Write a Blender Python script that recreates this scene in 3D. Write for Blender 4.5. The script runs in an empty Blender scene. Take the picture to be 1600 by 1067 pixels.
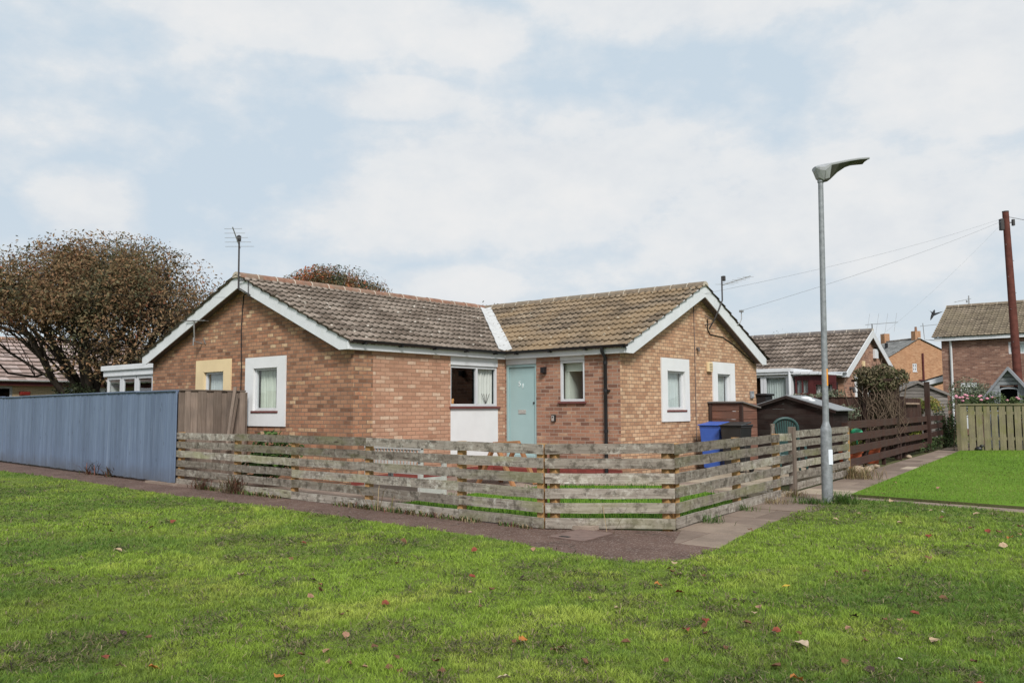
import bpy, bmesh, math, random
import numpy as np
from mathutils import Vector, Matrix
random.seed(7); rng = np.random.default_rng(11)
S = bpy.context.scene; COL = S.collection
S.view_settings.view_transform = 'Standard'; S.view_settings.look = 'None'; S.view_settings.exposure = 0
S.cycles.use_denoising = True
try: S.cycles.denoiser = 'OPENIMAGEDENOISE'
except Exception: pass
S.cycles.max_bounces = 6; S.cycles.transparent_max_bounces = 12

# ------------------------------------------------------------------ camera
TH, PIT, ROLL, CH, FPX = 0.70, 0.0792, -0.0043, 1.4, 1320.0
FW = Vector((-math.sin(TH), math.cos(TH), 0)); RT = Vector((math.cos(TH), math.sin(TH), 0)); UP = Vector((0, 0, 1))
F0 = FW*math.cos(PIT)+UP*math.sin(PIT); U0 = -FW*math.sin(PIT)+UP*math.cos(PIT)
r_, u_ = RT*math.cos(ROLL)+U0*math.sin(ROLL), -RT*math.sin(ROLL)+U0*math.cos(ROLL)
cd = bpy.data.cameras.new('camera'); cam = bpy.data.objects.new('camera', cd); COL.objects.link(cam)
cam.matrix_world = Matrix(((r_.x, u_.x, -F0.x, 0), (r_.y, u_.y, -F0.y, 0), (r_.z, u_.z, -F0.z, CH), (0, 0, 0, 1)))
cd.sensor_width = 36; cd.lens = FPX/1600*36; cd.clip_end = 3000; cd.clip_start = 0.05
S.camera = cam

# ------------------------------------------------------------------ node helper
def srgb(r, g, b, k=1.0):
    f = lambda c: ((c/255)/12.92 if c/255 <= .04045 else ((c/255+.055)/1.055)**2.4)*k
    return (f(r), f(g), f(b), 1)
class NT:
    def __init__(s, name):
        s.m = bpy.data.materials.new(name); s.m.use_nodes = True; s.t = s.m.node_tree; s.t.nodes.clear()
        s.out = s.t.nodes.new('ShaderNodeOutputMaterial')
    def put(s, sock, v):
        if v is None: return
        if isinstance(v, bpy.types.NodeSocket): s.t.links.new(v, sock)
        else: sock.default_value = v
    def nd(s, ty, ins=None, **pr):
        n = s.t.nodes.new('ShaderNode'+ty)
        for k, v in pr.items(): setattr(n, k, v)
        for k, v in (ins or {}).items(): s.put(n.inputs[k], v)
        return n
    def uv(s): return s.nd('UVMap').outputs[0]
    def obj(s): return s.nd('TexCoord').outputs['Object']
    def geo(s): return s.nd('NewGeometry').outputs['Position']
    def attr(s, n='Col'): return s.nd('Attribute', attribute_name=n).outputs['Color']
    def map(s, v, sc=(1, 1, 1), loc=(0, 0, 0), rot=(0, 0, 0)): return s.nd('Mapping', {'Vector': v, 'Scale': sc, 'Location': loc, 'Rotation': rot}).outputs[0]
    def noise(s, v, sc, det=4, ro=.55, out=0): return s.nd('TexNoise', {'Vector': v, 'Scale': sc, 'Detail': det, 'Roughness': ro}).outputs[out]
    def ramp(s, f, st, interp='LINEAR'):
        n = s.nd('ValToRGB', {'Fac': f}); cr = n.color_ramp; cr.interpolation = interp
        while len(cr.elements) < len(st): cr.elements.new(.5)
        for e, (p, c) in zip(cr.elements, st):
            e.position = p; e.color = c if isinstance(c, tuple) else (c, c, c, 1)
        return n.outputs[0]
    def mix(s, f, a, b, blend='MIX'):
        n = s.nd('Mix', data_type='RGBA', blend_type=blend); s.put(n.inputs[0], f); s.put(n.inputs[6], a); s.put(n.inputs[7], b)
        return n.outputs[2]
    def math(s, op, a, b=0.0, c=0.0):
        n = s.nd('Math', operation=op); s.put(n.inputs[0], a); s.put(n.inputs[1], b); s.put(n.inputs[2], c); return n.outputs[0]
    def bump(s, h, st=.5, d=.01, nrm=None):
        n = s.nd('Bump', {'Height': h, 'Strength': st, 'Distance': d}); s.put(n.inputs['Normal'], nrm); return n.outputs[0]
    def bsdf(s, col, rough=.8, nrm=None, metal=0.0, spec=.3):
        n = s.nd('BsdfPrincipled', {'Base Color': col, 'Roughness': rough, 'Metallic': metal, 'Specular IOR Level': spec})
        s.put(n.inputs['Normal'], nrm); s.t.links.new(n.outputs[0], s.out.inputs[0]); return s.m
    def surf(s, sh): s.t.links.new(sh, s.out.inputs[0]); return s.m

def brick_mat(name, stops, mortar, dirt=.25, bump=.5, bw=.225):
    t = NT(name); uv = t.uv()
    # slight wobble so the joints are not ruler straight
    w = t.nd('VectorMath', {0: uv, 1: t.nd('VectorMath', {0: t.nd('VectorMath', {0: t.noise(uv, 9, 2, .5, 1), 1: (.5, .5, .5)}, operation='SUBTRACT').outputs[0], 'Scale': .012}, operation='SCALE').outputs[0]}, operation='ADD').outputs[0]
    b = t.nd('TexBrick', {'Vector': w, 'Color1': (0, 0, 0, 1), 'Color2': (1, 1, 1, 1), 'Mortar': (.5, .5, .5, 1), 'Scale': 1.0, 'Mortar Size': .0075, 'Mortar Smooth': .25, 'Bias': 0.0, 'Brick Width': bw, 'Row Height': .075})
    c = t.ramp(t.math('ADD', t.math('MULTIPLY', t.math('ADD', b.outputs[0], .02), .96), t.math('SUBTRACT', t.math('MULTIPLY', t.ramp(t.noise(uv, 7, 4, .65), [(.28, 0.0), (.72, 1.0)]), .24), .12)), stops)
    fine = t.noise(uv, 60, 4, .7)
    c = t.mix(.55, c, t.ramp(fine, [(.25, .55), (.75, 1.3)]), 'MULTIPLY')
    patch = t.noise(uv, 1.1, 4, .6)
    c = t.mix(.8, c, t.ramp(patch, [(.3, (1-dirt, 1-dirt, 1-dirt, 1)), (.65, (1.08, 1.06, 1.04, 1))]), 'MULTIPLY')
    mc = t.mix(t.noise(uv, 3, 3), mortar, tuple(x*.6 for x in mortar[:3])+(1,))
    c = t.mix(t.math('MULTIPLY', b.outputs[1], .92), c, mc)
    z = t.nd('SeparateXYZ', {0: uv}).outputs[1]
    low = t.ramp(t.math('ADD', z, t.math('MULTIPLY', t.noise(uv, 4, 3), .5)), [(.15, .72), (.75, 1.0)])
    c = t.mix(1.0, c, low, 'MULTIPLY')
    h = t.math('ADD', t.math('MULTIPLY', b.outputs[1], -1.0), t.math('MULTIPLY', fine, .35))
    return t.bsdf(c, .9, t.bump(h, bump, .006), spec=.2)

def paint(name, col, rough=.5, var=.12, sc=3.0, spec=.35, dirt=None, metal=0.0, stain=.3):
    t = NT(name); o = t.obj()
    n = t.noise(o, sc, 5, .6)
    c = t.mix(1.0, col, t.ramp(n, [(.3, 1-var), (.7, 1+var*.3)]), 'MULTIPLY')
    st = t.noise(t.map(o, (5, 5, .8)), 1.0, 5, .65)
    c = t.mix(t.math('MULTIPLY', t.ramp(st, [(.52, 0.0), (.8, 1.0)]), stain), c, dirt or tuple(x*.55 for x in col[:3])+(1,))
    return t.bsdf(c, rough, t.bump(t.noise(o, 90, 2), .08, .002), metal, spec)

def wood_mat(name, stops, lichen=None, lich_amt=.5, grain=1.0, rough=.85, rand=.35):
    t = NT(name); uv = t.uv()
    g1 = t.noise(t.map(uv, (1.6, 32, 1)), 1.0, 5, .65)
    g2 = t.noise(t.map(uv, (5, 140, 1)), 1.0, 3, .6)
    c = t.ramp(t.math('ADD', t.math('MULTIPLY', g1, .65), t.math('MULTIPLY', g2, .35)), stops)
    kn = t.nd('TexVoronoi', {'Vector': t.map(uv, (1.6, 6.5, 1)), 'Scale': 1.0}).outputs[0]
    c = t.mix(t.ramp(kn, [(.05, .75), (.12, 0.0)]), c, tuple(x*.3 for x in stops[0][1][:3])+(1,))
    c = t.mix(t.math('MULTIPLY', t.ramp(t.noise(uv, 2.2, 3, .5), [(.35, 1.0), (.62, 0.0)]), .35), c, (.06, .055, .05, 1))
    isl = t.nd('NewGeometry').outputs['Random Per Island']
    c = t.mix(1.0, c, t.ramp(isl, [(0, 1-rand), (1, 1+rand*.6)]), 'MULTIPLY')
    if lichen:
        l = t.noise(uv, 34, 5, .75); l2 = t.noise(uv, 3.0, 3, .6)
        m = t.math('MULTIPLY', t.ramp(l, [(.5, 0.0), (.58, 1.0)]), t.ramp(l2, [(.38, 0.0), (.62, 1.0)]))
        c = t.mix(t.math('MULTIPLY', m, lich_amt), c, lichen[0])
        l3 = t.noise(t.map(uv, (1, 1, 1), (7.3, 2.1, 0)), 2.2, 4, .65)
        c = t.mix(t.math('MULTIPLY', t.ramp(l3, [(.5, 0.0), (.66, 1.0)]), lich_amt*.75), c, lichen[1])
    return t.bsdf(c, rough, t.bump(t.math('ADD', g2, t.math('MULTIPLY', g1, .8)), .5*grain, .004), spec=.15)

def tile_mat(name, stops, lich, spots=.5, streak=None):
    t = NT(name); uv = t.uv()
    fl = t.nd('VectorMath', {0: uv}, operation='FLOOR').outputs[0]
    wn = t.nd('TexWhiteNoise', {'Vector': fl}).outputs[0]
    c = t.ramp(wn, stops)
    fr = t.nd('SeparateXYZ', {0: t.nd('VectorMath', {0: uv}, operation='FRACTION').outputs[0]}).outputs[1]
    o = t.obj()
    c = t.mix(.8, c, t.ramp(t.noise(o, 1.3, 4, .65), [(.3, .68), (.7, 1.25)]), 'MULTIPLY')
    c = t.mix(.8, c, t.ramp(t.noise(o, 28, 4, .7), [(.3, .6), (.7, 1.3)]), 'MULTIPLY')
    c = t.mix(t.math('MULTIPLY', t.ramp(fr, [(.02, 1.0), (.035, .75), (.20, 0.0)]), .8), c, (.03, .028, .02, 1))  # shade under each course lip, painted as a dark band
    if streak:
        c = t.mix(t.math('MULTIPLY', t.ramp(t.noise(o, .9, 3, .5), [(.4, 0.0), (.62, 1.0)]), .8), c, streak)
    v = t.nd('TexVoronoi', {'Vector': o, 'Scale': 7.0, 'Randomness': 1.0})
    rr = t.nd('SeparateColor', {0: v.outputs[1]}).outputs[0]
    m = t.math('MULTIPLY', t.ramp(v.outputs[0], [(.18, 1.0), (.30, 0.0)]), t.ramp(rr, [(.72, 0.0), (.8, 1.0)]))
    m = t.math('MULTIPLY', m, t.ramp(t.noise(o, 40, 3), [(.35, 0.3), (.55, 1.0)]))
    c = t.mix(t.math('MULTIPLY', m, spots), c, lich)
    return t.bsdf(c, .92, t.bump(t.noise(o, 70, 4, .7), .4, .006), spec=.15)

def attr_mat(name, trans=.3, rough=.7, mult=1.0):
    t = NT(name); c = t.attr()
    d = t.nd('BsdfPrincipled', {'Base Color': c, 'Roughness': rough, 'Specular IOR Level': .25}).outputs[0]
    tr = t.nd('BsdfTranslucent', {'Color': c}).outputs[0]
    return t.surf(t.nd('MixShader', {0: trans, 1: d, 2: tr}).outputs[0])

def glass_mat(name, tint=(.55, .6, .6, 1), refl=.10):
    t = NT(name)
    o = t.obj()
    n = t.bump(t.noise(o, .9, 2), .12, .05)
    g = t.nd('BsdfGlossy', {'Color': (1, 1, 1, 1), 'Roughness': .02, 'Normal': n}).outputs[0]
    tr = t.nd('BsdfTransparent', {'Color': tint}).outputs[0]
    fr = t.math('MULTIPLY', t.math('POWER', t.nd('LayerWeight').outputs['Facing'], 4.0), .9)
    return t.surf(t.nd('MixShader', {0: t.math('ADD', fr, .04+refl*.5), 1: tr, 2: g}).outputs[0])

M = {}
M['brick_dark'] = brick_mat('brick brown', [(0, (.185, .092, .056, 1)), (.25, (.30, .155, .094, 1)), (.55, (.395, .215, .13, 1)), (.8, (.365, .17, .1, 1)), (.93, (.47, .295, .175, 1)), (1, (.57, .41, .26, 1))], (.185, .145, .115, 1), .26, bw=.195)
M['brick_mid'] = brick_mat('brick red brown', [(0, (.18, .09, .065, 1)), (.3, (.29, .148, .1, 1)), (.6, (.37, .205, .14, 1)), (.85, (.34, .165, .108, 1)), (1, (.5, .33, .22, 1))], (.40, .32, .26, 1), .26)
M['brick_light'] = brick_mat('brick buff', [(0, (.35, .19, .125, 1)), (.25, (.42, .235, .155, 1)), (.55, (.48, .285, .195, 1)), (.75, (.44, .24, .16, 1)), (.9, (.52, .34, .24, 1)), (1, (.58, .43, .32, 1))], (.29, .18, .12, 1), .16)
M['brick_buff'] = brick_mat('brick tan', [(0, (.36, .2, .122, 1)), (.3, (.46, .27, .165, 1)), (.65, (.53, .33, .205, 1)), (.9, (.57, .38, .245, 1)), (1, (.64, .46, .31, 1))], (.235, .165, .12, 1), .16, bw=.17)
M['brick_orange'] = brick_mat('brick orange', [(0, (.33, .165, .09, 1)), (.5, (.41, .22, .125, 1)), (1, (.48, .28, .165, 1))], (.42, .28, .17, 1), .15)
M['brick_purple'] = brick_mat('brick plum', [(0, (.16, .085, .065, 1)), (.5, (.23, .125, .092, 1)), (.85, (.29, .165, .12, 1)), (1, (.38, .25, .19, 1))], (.3, .22, .18, 1), .25)
M['brick_cream'] = brick_mat('brick cream', [(0, (.6, .47, .29, 1)), (1, (.7, .58, .38, 1))], (.5, .42, .3, 1), .1)
M['plinth'] = brick_mat('painted plinth brick', [(0, (.17, .04, .033, 1)), (1, (.25, .062, .05, 1))], (.2, .055, .045, 1), .4)
M['tile_brown'] = tile_mat('roof tile brown', [(0, (.135, .105, .083, 1)), (.5, (.195, .157, .128, 1)), (1, (.26, .215, .178, 1))], (.62, .57, .5, 1), .8)
M['tile_gold'] = tile_mat('roof tile ochre', [(0, (.115, .088, .064, 1)), (.4, (.175, .135, .098, 1)), (1, (.245, .19, .135, 1))], (.5, .46, .37, 1), .55, (.25, .18, .11, 1))
M['tile_grey'] = tile_mat('roof tile grey brown', [(0, (.11, .085, .07, 1)), (.5, (.17, .135, .11, 1)), (1, (.24, .195, .165, 1))], (.5, .46, .42, 1), .6)
M['tile_moss'] = tile_mat('roof tile mossy', [(0, (.14, .11, .08, 1)), (.5, (.2, .16, .118, 1)), (1, (.26, .21, .155, 1))], (.4, .36, .24, 1), .6, (.2, .165, .115, 1))
M['tile_wet'] = tile_mat('roof tile plain', [(0, (.25, .185, .16, 1)), (.5, (.34, .255, .225, 1)), (1, (.44, .36, .33, 1))], (.4, .36, .33, 1), .4)
M['slate'] = tile_mat('roof slate', [(0, (.17, .17, .165, 1)), (1, (.26, .26, .25, 1))], (.3, .3, .28, 1), .3)
def ridge_mat(name, col):
    t = NT(name); uv = t.uv(); o = t.obj(); f = t.nd('SeparateXYZ', {0: uv}).outputs[0]
    c = t.mix(1.0, col, t.ramp(t.noise(o, 7, 5, .65), [(.3, .6), (.7, 1.15)]), 'MULTIPLY')
    c = t.mix(t.math('MULTIPLY', t.ramp(t.noise(o, 2.5, 4, .6), [(.48, 0.0), (.6, 1.0)]), .55), c, (.2, .17, .13, 1))
    c = t.mix(t.math('MULTIPLY', t.ramp(t.math('ADD', f, t.math('MULTIPLY', t.noise(o, 30, 2), .05)), [(.075, 1.0), (.09, 0.0)]), .8), c, (.50, .45, .37, 1))
    return t.bsdf(c, .9, t.bump(t.noise(o, 60, 3), .3, .005), spec=.15)
M['ridge_red'] = ridge_mat('ridge terracotta', (.27, .15, .105, 1))
M['ridge_brown'] = ridge_mat('ridge weathered', (.22, .175, .13, 1))
M['ridge_grey'] = ridge_mat('ridge grey', (.16, .14, .13, 1))
M['mortar'] = paint('mortar', (.5, .46, .38, 1), .95, .3, 10, .1)
M['white'] = paint('white painted board', (.64, .655, .675, 1), .45, .1, 2.5, .35, (.45, .45, .42, 1))
M['white2'] = paint('white render', (.67, .675, .68, 1), .7, .07, 2, .25, (.58, .57, .52, 1), stain=.15)
M['upvc'] = paint('white window frame', (.56, .57, .59, 1), .35, .06, 5, .4, (.5, .5, .48, 1))
M['cream'] = paint('cream render', (.70, .55, .33, 1), .8, .08, 2, .2)
M['sill'] = paint('painted sill', (.16, .055, .05, 1), .55, .25, 9)
M['soffit'] = paint('soffit', (.17, .13, .12, 1), .8, .3, 5)
M['black'] = paint('black plastic', (.014, .014, .016, 1), .4, .3, 5, .4)
M['flash'] = paint('lead flashing', (.52, .52, .51, 1), .75, .2, 6, .25, (.3, .29, .27, 1))
M['teal'] = paint('door paint', (.31, .44, .445, 1), .4, .05, 3, .35, (.22, .36, .36, 1))
M['silver'] = paint('brushed metal', (.55, .53, .5, 1), .3, .1, 9, .5, None, .6)
M['number'] = paint('number white', (.72, .78, .78, 1), .4, .03)
M['galv'] = paint('galvanised steel', (.27, .285, .30, 1), .55, .35, 16, .35, (.17, .18, .19, 1), .25)
M['lampgrey'] = paint('lamp housing', (.33, .34, .35, 1), .55, .08, 6, .3, None, .05, stain=.1)
M['lampunder'] = paint('lamp underside', (.05, .05, .038, 1), .6, .3, 7, stain=.1)
M['orange'] = paint('orange band', (.75, .3, .03, 1), .5, .1)
M['label'] = paint('white label', (.66, .7, .76, 1), .5, .05)
M['redpole'] = paint('red brown timber', (.12, .04, .03, 1), .75, .4, 6, .2)
M['blackmetal'] = paint('dark metal', (.05, .045, .045, 1), .6, .3, 8)
M['alu'] = paint('aluminium', (.32, .32, .32, 1), .5, .2, 9, .4, None, .5)
M['bluebin'] = paint('blue plastic', (.045, .115, .44, 1), .38, .12, 5, .45, (.03, .06, .33, 1))
M['blackbin'] = paint('dark grey plastic', (.022, .022, .022, 1), .42, .3, 5, .45, (.06, .06, .06, 1))
M['chairgreen'] = paint('green plastic', (.025, .06, .055, 1), .4, .25, 5)
M['maroon'] = paint('maroon frame', (.085, .018, .018, 1), .5, .2, 5)
M['felt'] = paint('roof felt', (.25, .26, .27, 1), .9, .2, 12, .15, (.25, .25, .24, 1))
M['playgrey'] = paint('grey painted board', (.28, .30, .32, 1), .7, .15, 5)
M['playroof'] = paint('grey roof board', (.22, .23, .25, 1), .7, .2, 6)
M['terracotta'] = paint('orange plastic pot', (.42, .09, .035, 1), .6, .2, 6)
M['greenplastic'] = paint('green plastic bright', (.04, .33, .16, 1), .4, .1)
M['bench_white'] = paint('worn white paint', (.46, .45, .43, 1), .6, .2, 5, stain=.4)
M['red'] = paint('red plastic', (.25, .03, .025, 1), .4, .1)
M['taupe'] = paint('taupe panel', (.13, .105, .09, 1), .8, .2)
M['curtain'] = paint('curtain cloth', (.66, .65, .61, 1), .9, .1, 4, .1, stain=.1)
M['netcurtain'] = paint('net curtain', (.52, .56, .545, 1), .9, .15, 3, .1, stain=.1)
M['curtaingreen'] = paint('pale green curtain', (.55, .585, .5, 1), .9, .12, 4, .1, stain=.1)
M['blind'] = paint('roller blind', (.60, .64, .56, 1), .9, .05)
M['dark'] = paint('dark room', (.014, .014, .015, 1), .95, .4, 2, .05)
M['pale_room'] = paint('pale room', (.36, .34, .25, 1), .95, .3, 2, .05)
M['darkmid'] = paint('dim room', (.06, .055, .047, 1), .95, .4, 2, .05)
M['wire'] = paint('cable sheath', (.2, .205, .22, 1), .7, .1)
M['birdblack'] = paint('dark feathers', (.02, .02, .022, 1), .7, .2)
M['glass'] = glass_mat('window glass', (.9, .93, .93, 1), .02)
M['glass_pale'] = glass_mat('porch glass', (.9, .94, .94, 1), .12)
M['ornament'] = paint('orange ornament', (.55, .25, .08, 1), .5, .1)
def _rail():
    t = NT('weathered rail timber'); uv = t.uv(); isl = t.nd('ObjectInfo').outputs['Random']
    g1 = t.noise(t.map(uv, (1.2, 26, 1)), 1.0, 6, .7); g2 = t.noise(t.map(uv, (4, 120, 1)), 1.0, 3, .6)
    c = t.ramp(t.math('ADD', t.math('MULTIPLY', g1, .6), t.math('MULTIPLY', g2, .4)), [(.22, (.07, .06, .052, 1)), (.42, (.19, .163, .137, 1)), (.6, (.32, .287, .248, 1)), (.8, (.47, .445, .41, 1))])
    b1 = t.noise(uv, 9, 6, .75)                       # pale crusty lichen, in irregular blotches
    m = t.math('MULTIPLY', t.ramp(b1, [(.50, 0.0), (.60, 1.0)]), t.ramp(t.noise(uv, 1.6, 4, .6), [(.40, .1), (.62, 1.0)]))
    c = t.mix(t.math('MULTIPLY', m, .6), c, (.56, .55, .49, 1))
    d1 = t.noise(t.map(uv, (1, 1, 1), (3, 9, 0)), 7, 6, .75)   # dark rot and algae
    c = t.mix(t.math('MULTIPLY', t.ramp(d1, [(.50, 0.0), (.60, 1.0)]), .75), c, (.075, .065, .052, 1))
    gr = t.math('MULTIPLY', t.ramp(t.noise(t.map(uv, (.7, 2, 1), (5, 2, 0)), 1.4, 4, .6), [(.45, 0.0), (.62, 1.0)]), t.ramp(isl, [(.3, .03), (.95, .6)]))
    c = t.mix(gr, c, t.mix(g2, (.16, .165, .07, 1), (.34, .34, .19, 1)))
    kn = t.nd('TexVoronoi', {'Vector': t.map(uv, (1.3, 7, 1)), 'Scale': 1.0}).outputs[0]
    c = t.mix(t.ramp(kn, [(.06, .8), (.12, 0.0)]), c, (.06, .045, .035, 1))
    tone = t.ramp(t.nd('TexWhiteNoise', {'W': isl}, noise_dimensions='1D').outputs[0], [(0, (.60, .57, .55, 1)), (.5, (.9, .885, .87, 1)), (1, (1.22, 1.22, 1.22, 1))])
    c = t.mix(1.0, c, tone, 'MULTIPLY')
    return t.bsdf(c, .9, t.bump(t.math('ADD', g2, t.math('MULTIPLY', b1, .7)), .6, .005), spec=.1)
M['wood_rail'] = _rail()
M['wood_post'] = wood_mat('treated post timber', [(.3, (.34, .17, .06, 1)), (.5, (.5, .28, .11, 1)), (.75, (.6, .38, .18, 1))], None)
M['wood_panel'] = wood_mat('brown panel timber', [(.25, (.12, .09, .07, 1)), (.5, (.235, .18, .145, 1)), (.8, (.36, .295, .245, 1))], None, rand=.45)
M['wood_dark'] = wood_mat('dark stained timber', [(.25, (.022, .011, .009, 1)), (.5, (.045, .022, .017, 1)), (.8, (.085, .048, .038, 1))], None, rand=.25)
M['wood_brown'] = wood_mat('brown stained timber', [(.25, (.04, .02, .016, 1)), (.5, (.068, .034, .026, 1)), (.8, (.115, .068, .055, 1))], None, rand=.25)
M['wood_shed'] = wood_mat('shed boards', [(.25, (.010, .006, .005, 1)), (.5, (.022, .012, .010, 1)), (.8, (.04, .024, .02, 1))], None, rand=.3)
M['wood_store'] = wood_mat('red brown store boards', [(.25, (.13, .06, .042, 1)), (.5, (.21, .1, .07, 1)), (.8, (.30, .18, .14, 1))], None, rand=.35)
M['wood_grey'] = wood_mat('silver grey shed boards', [(.25, (.12, .105, .095, 1)), (.5, (.21, .19, .175, 1)), (.8, (.32, .295, .275, 1))], None, rand=.2)
M['wood_green'] = wood_mat('algae stained picket', [(.25, (.12, .105, .06, 1)), (.5, (.22, .19, .12, 1)), (.8, (.34, .295, .2, 1))], ((.24, .23, .11, 1), (.13, .135, .035, 1)), .7, rand=.3)
M['wood_orange'] = wood_mat('orange oiled timber', [(.25, (.3, .12, .05, 1)), (.5, (.42, .2, .09, 1)), (.8, (.55, .3, .15, 1))], None)
M['wood_pink'] = wood_mat('pale pink timber', [(.25, (.3, .2, .15, 1)), (.8, (.45, .33, .26, 1))], None)
def _blue():
    t = NT('blue stained boards'); uv = t.uv()
    g1 = t.noise(t.map(uv, (.8, 14, 1)), 1.0, 6, .7); g2 = t.noise(t.map(uv, (2.5, 80, 1)), 1.0, 3, .6)
    c = t.ramp(t.math('ADD', t.math('MULTIPLY', g1, .6), t.math('MULTIPLY', g2, .4)), [(.25, (.08, .108, .165, 1)), (.5, (.13, .17, .25, 1)), (.75, (.2, .25, .345, 1))])
    c = t.mix(t.ramp(t.noise(t.map(uv, (.6, 9, 1)), 1.0, 2), [(.6, 0.0), (.72, .35)]), c, (.27, .32, .40, 1))
    kn = t.nd('TexVoronoi', {'Vector': t.map(uv, (2.2, 8.5, 1)), 'Scale': 1.0}).outputs[0]
    c = t.mix(t.ramp(kn, [(.06, .75), (.12, 0.0)]), c, (.05, .06, .085, 1))
    isl = t.nd('NewGeometry').outputs['Random Per Island']
    c = t.mix(1.0, c, t.ramp(isl, [(0, .84), (1, 1.13)]), 'MULTIPLY')
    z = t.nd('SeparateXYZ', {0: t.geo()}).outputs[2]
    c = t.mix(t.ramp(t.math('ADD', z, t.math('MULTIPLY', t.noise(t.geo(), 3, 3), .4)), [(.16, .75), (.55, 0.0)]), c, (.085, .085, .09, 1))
    return t.bsdf(c, .75, t.bump(t.math('ADD', g2, g1), .45, .004), spec=.2)
M['wood_blue'] = _blue()
def _bark():
    t = NT('bark'); o = t.obj()
    n = t.noise(t.map(o, (9, 9, 2)), 1.0, 5, .7)
    return t.bsdf(t.ramp(n, [(.3, (.025, .02, .016, 1)), (.6, (.07, .056, .045, 1)), (.8, (.12, .1, .08, 1))]), .95, t.bump(n, .6, .02), spec=.1)
M['bark'] = _bark()
M['vine'] = paint('dead vine', (.15, .11, .08, 1), .9, .4, 12, .1)
M['leaf'] = attr_mat('tree leaves', .25)
M['grass'] = attr_mat('grass blades', .35, .55)
M['dryleaf'] = attr_mat('fallen leaves', .15, .7)
def ground_mat(name, cols, sc=1.0, bumpd=.02, fine=60):
    t = NT(name); p = t.geo()
    c = t.ramp(t.noise(p, sc, 6, .65), cols)
    c = t.mix(.7, c, t.ramp(t.noise(p, fine, 4, .75), [(.3, .5), (.7, 1.4)]), 'MULTIPLY')
    return t.bsdf(c, .95, t.bump(t.noise(p, fine*.6, 4, .7), .6, bumpd), spec=.1)
M['lawn'] = ground_mat('lawn soil and thatch', [(.3, (.085, .12, .026, 1)), (.5, (.13, .18, .034, 1)), (.7, (.17, .205, .045, 1))], .9)
M['lawn2'] = ground_mat('side lawn', [(.3, (.09, .17, .014, 1)), (.7, (.12, .22, .018, 1))], .6)
M['soil'] = ground_mat('soil', [(.3, (.07, .075, .03, 1)), (.7, (.11, .11, .05, 1))], .3)
def _tarmac():
    t = NT('red brown tarmac'); p = t.geo()
    c = t.ramp(t.noise(p, 1.6, 5, .65), [(.3, (.08, .048, .038, 1)), (.55, (.12, .074, .058, 1)), (.75, (.165, .11, .086, 1))])
    v = t.nd('TexVoronoi', {'Vector': p, 'Scale': 75.0})
    sp = t.nd('SeparateColor', {0: v.outputs[1]}).outputs[1]
    c = t.mix(t.math('MULTIPLY', t.ramp(sp, [(.8, 0.0), (.9, 1.0)]), .5), c, (.3, .25, .22, 1))
    c = t.mix(.6, c, t.ramp(t.noise(p, 120, 3, .7), [(.3, .5), (.7, 1.4)]), 'MULTIPLY')
    cr = t.nd('TexVoronoi', {'Vector': t.nd('VectorMath', {0: p, 1: t.nd('VectorMath', {0: t.noise(p, 3, 3, .6, 1), 'Scale': .5}, operation='SCALE').outputs[0]}, operation='ADD').outputs[0], 'Scale': .7}, feature='DISTANCE_TO_EDGE').outputs[0]
    c = t.mix(t.ramp(cr, [(.0, .7), (.012, 0.0)]), c, (.035, .03, .022, 1))
    return t.bsdf(c, .9, t.bump(t.noise(p, 110, 3, .7), .6, .006), spec=.2)
M['tarmac'] = _tarmac()
def _slab(name, cols):
    t = NT(name); o = t.geo()
    isl = t.nd('NewGeometry').outputs['Random Per Island']
    c = t.ramp(isl, cols)
    c = t.mix(.8, c, t.ramp(t.noise(o, 2.2, 5, .65), [(.3, .65), (.7, 1.15)]), 'MULTIPLY')
    c = t.mix(.5, c, t.ramp(t.noise(o, 90, 3, .7), [(.3, .6), (.7, 1.3)]), 'MULTIPLY')
    return t.bsdf(c, .9, t.bump(t.noise(o, 60, 4, .7), .35, .006), spec=.2)
M['slab'] = _slab('concrete paving', [(0, (.17, .125, .098, 1)), (.5, (.225, .17, .135, 1)), (.85, (.26, .2, .155, 1)), (1, (.40, .33, .25, 1))])
M['patio'] = _slab('patio slabs', [(0, (.22, .16, .13, 1)), (1, (.32, .25, .20, 1))])
M['sandpath'] = _slab('garden slabs', [(0, (.32, .26, .19, 1)), (1, (.4, .33, .25, 1))])
M['concrete'] = ground_mat('concrete', [(.3, (.2, .19, .175, 1)), (.7, (.3, .285, .26, 1))], 3)
M['cover'] = paint('cover plate', (.185, .125, .105, 1), .85, .25, 9)
M['stone'] = paint('stone', (.36, .28, .2, 1), .9, .35, 9, .15)

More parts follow.
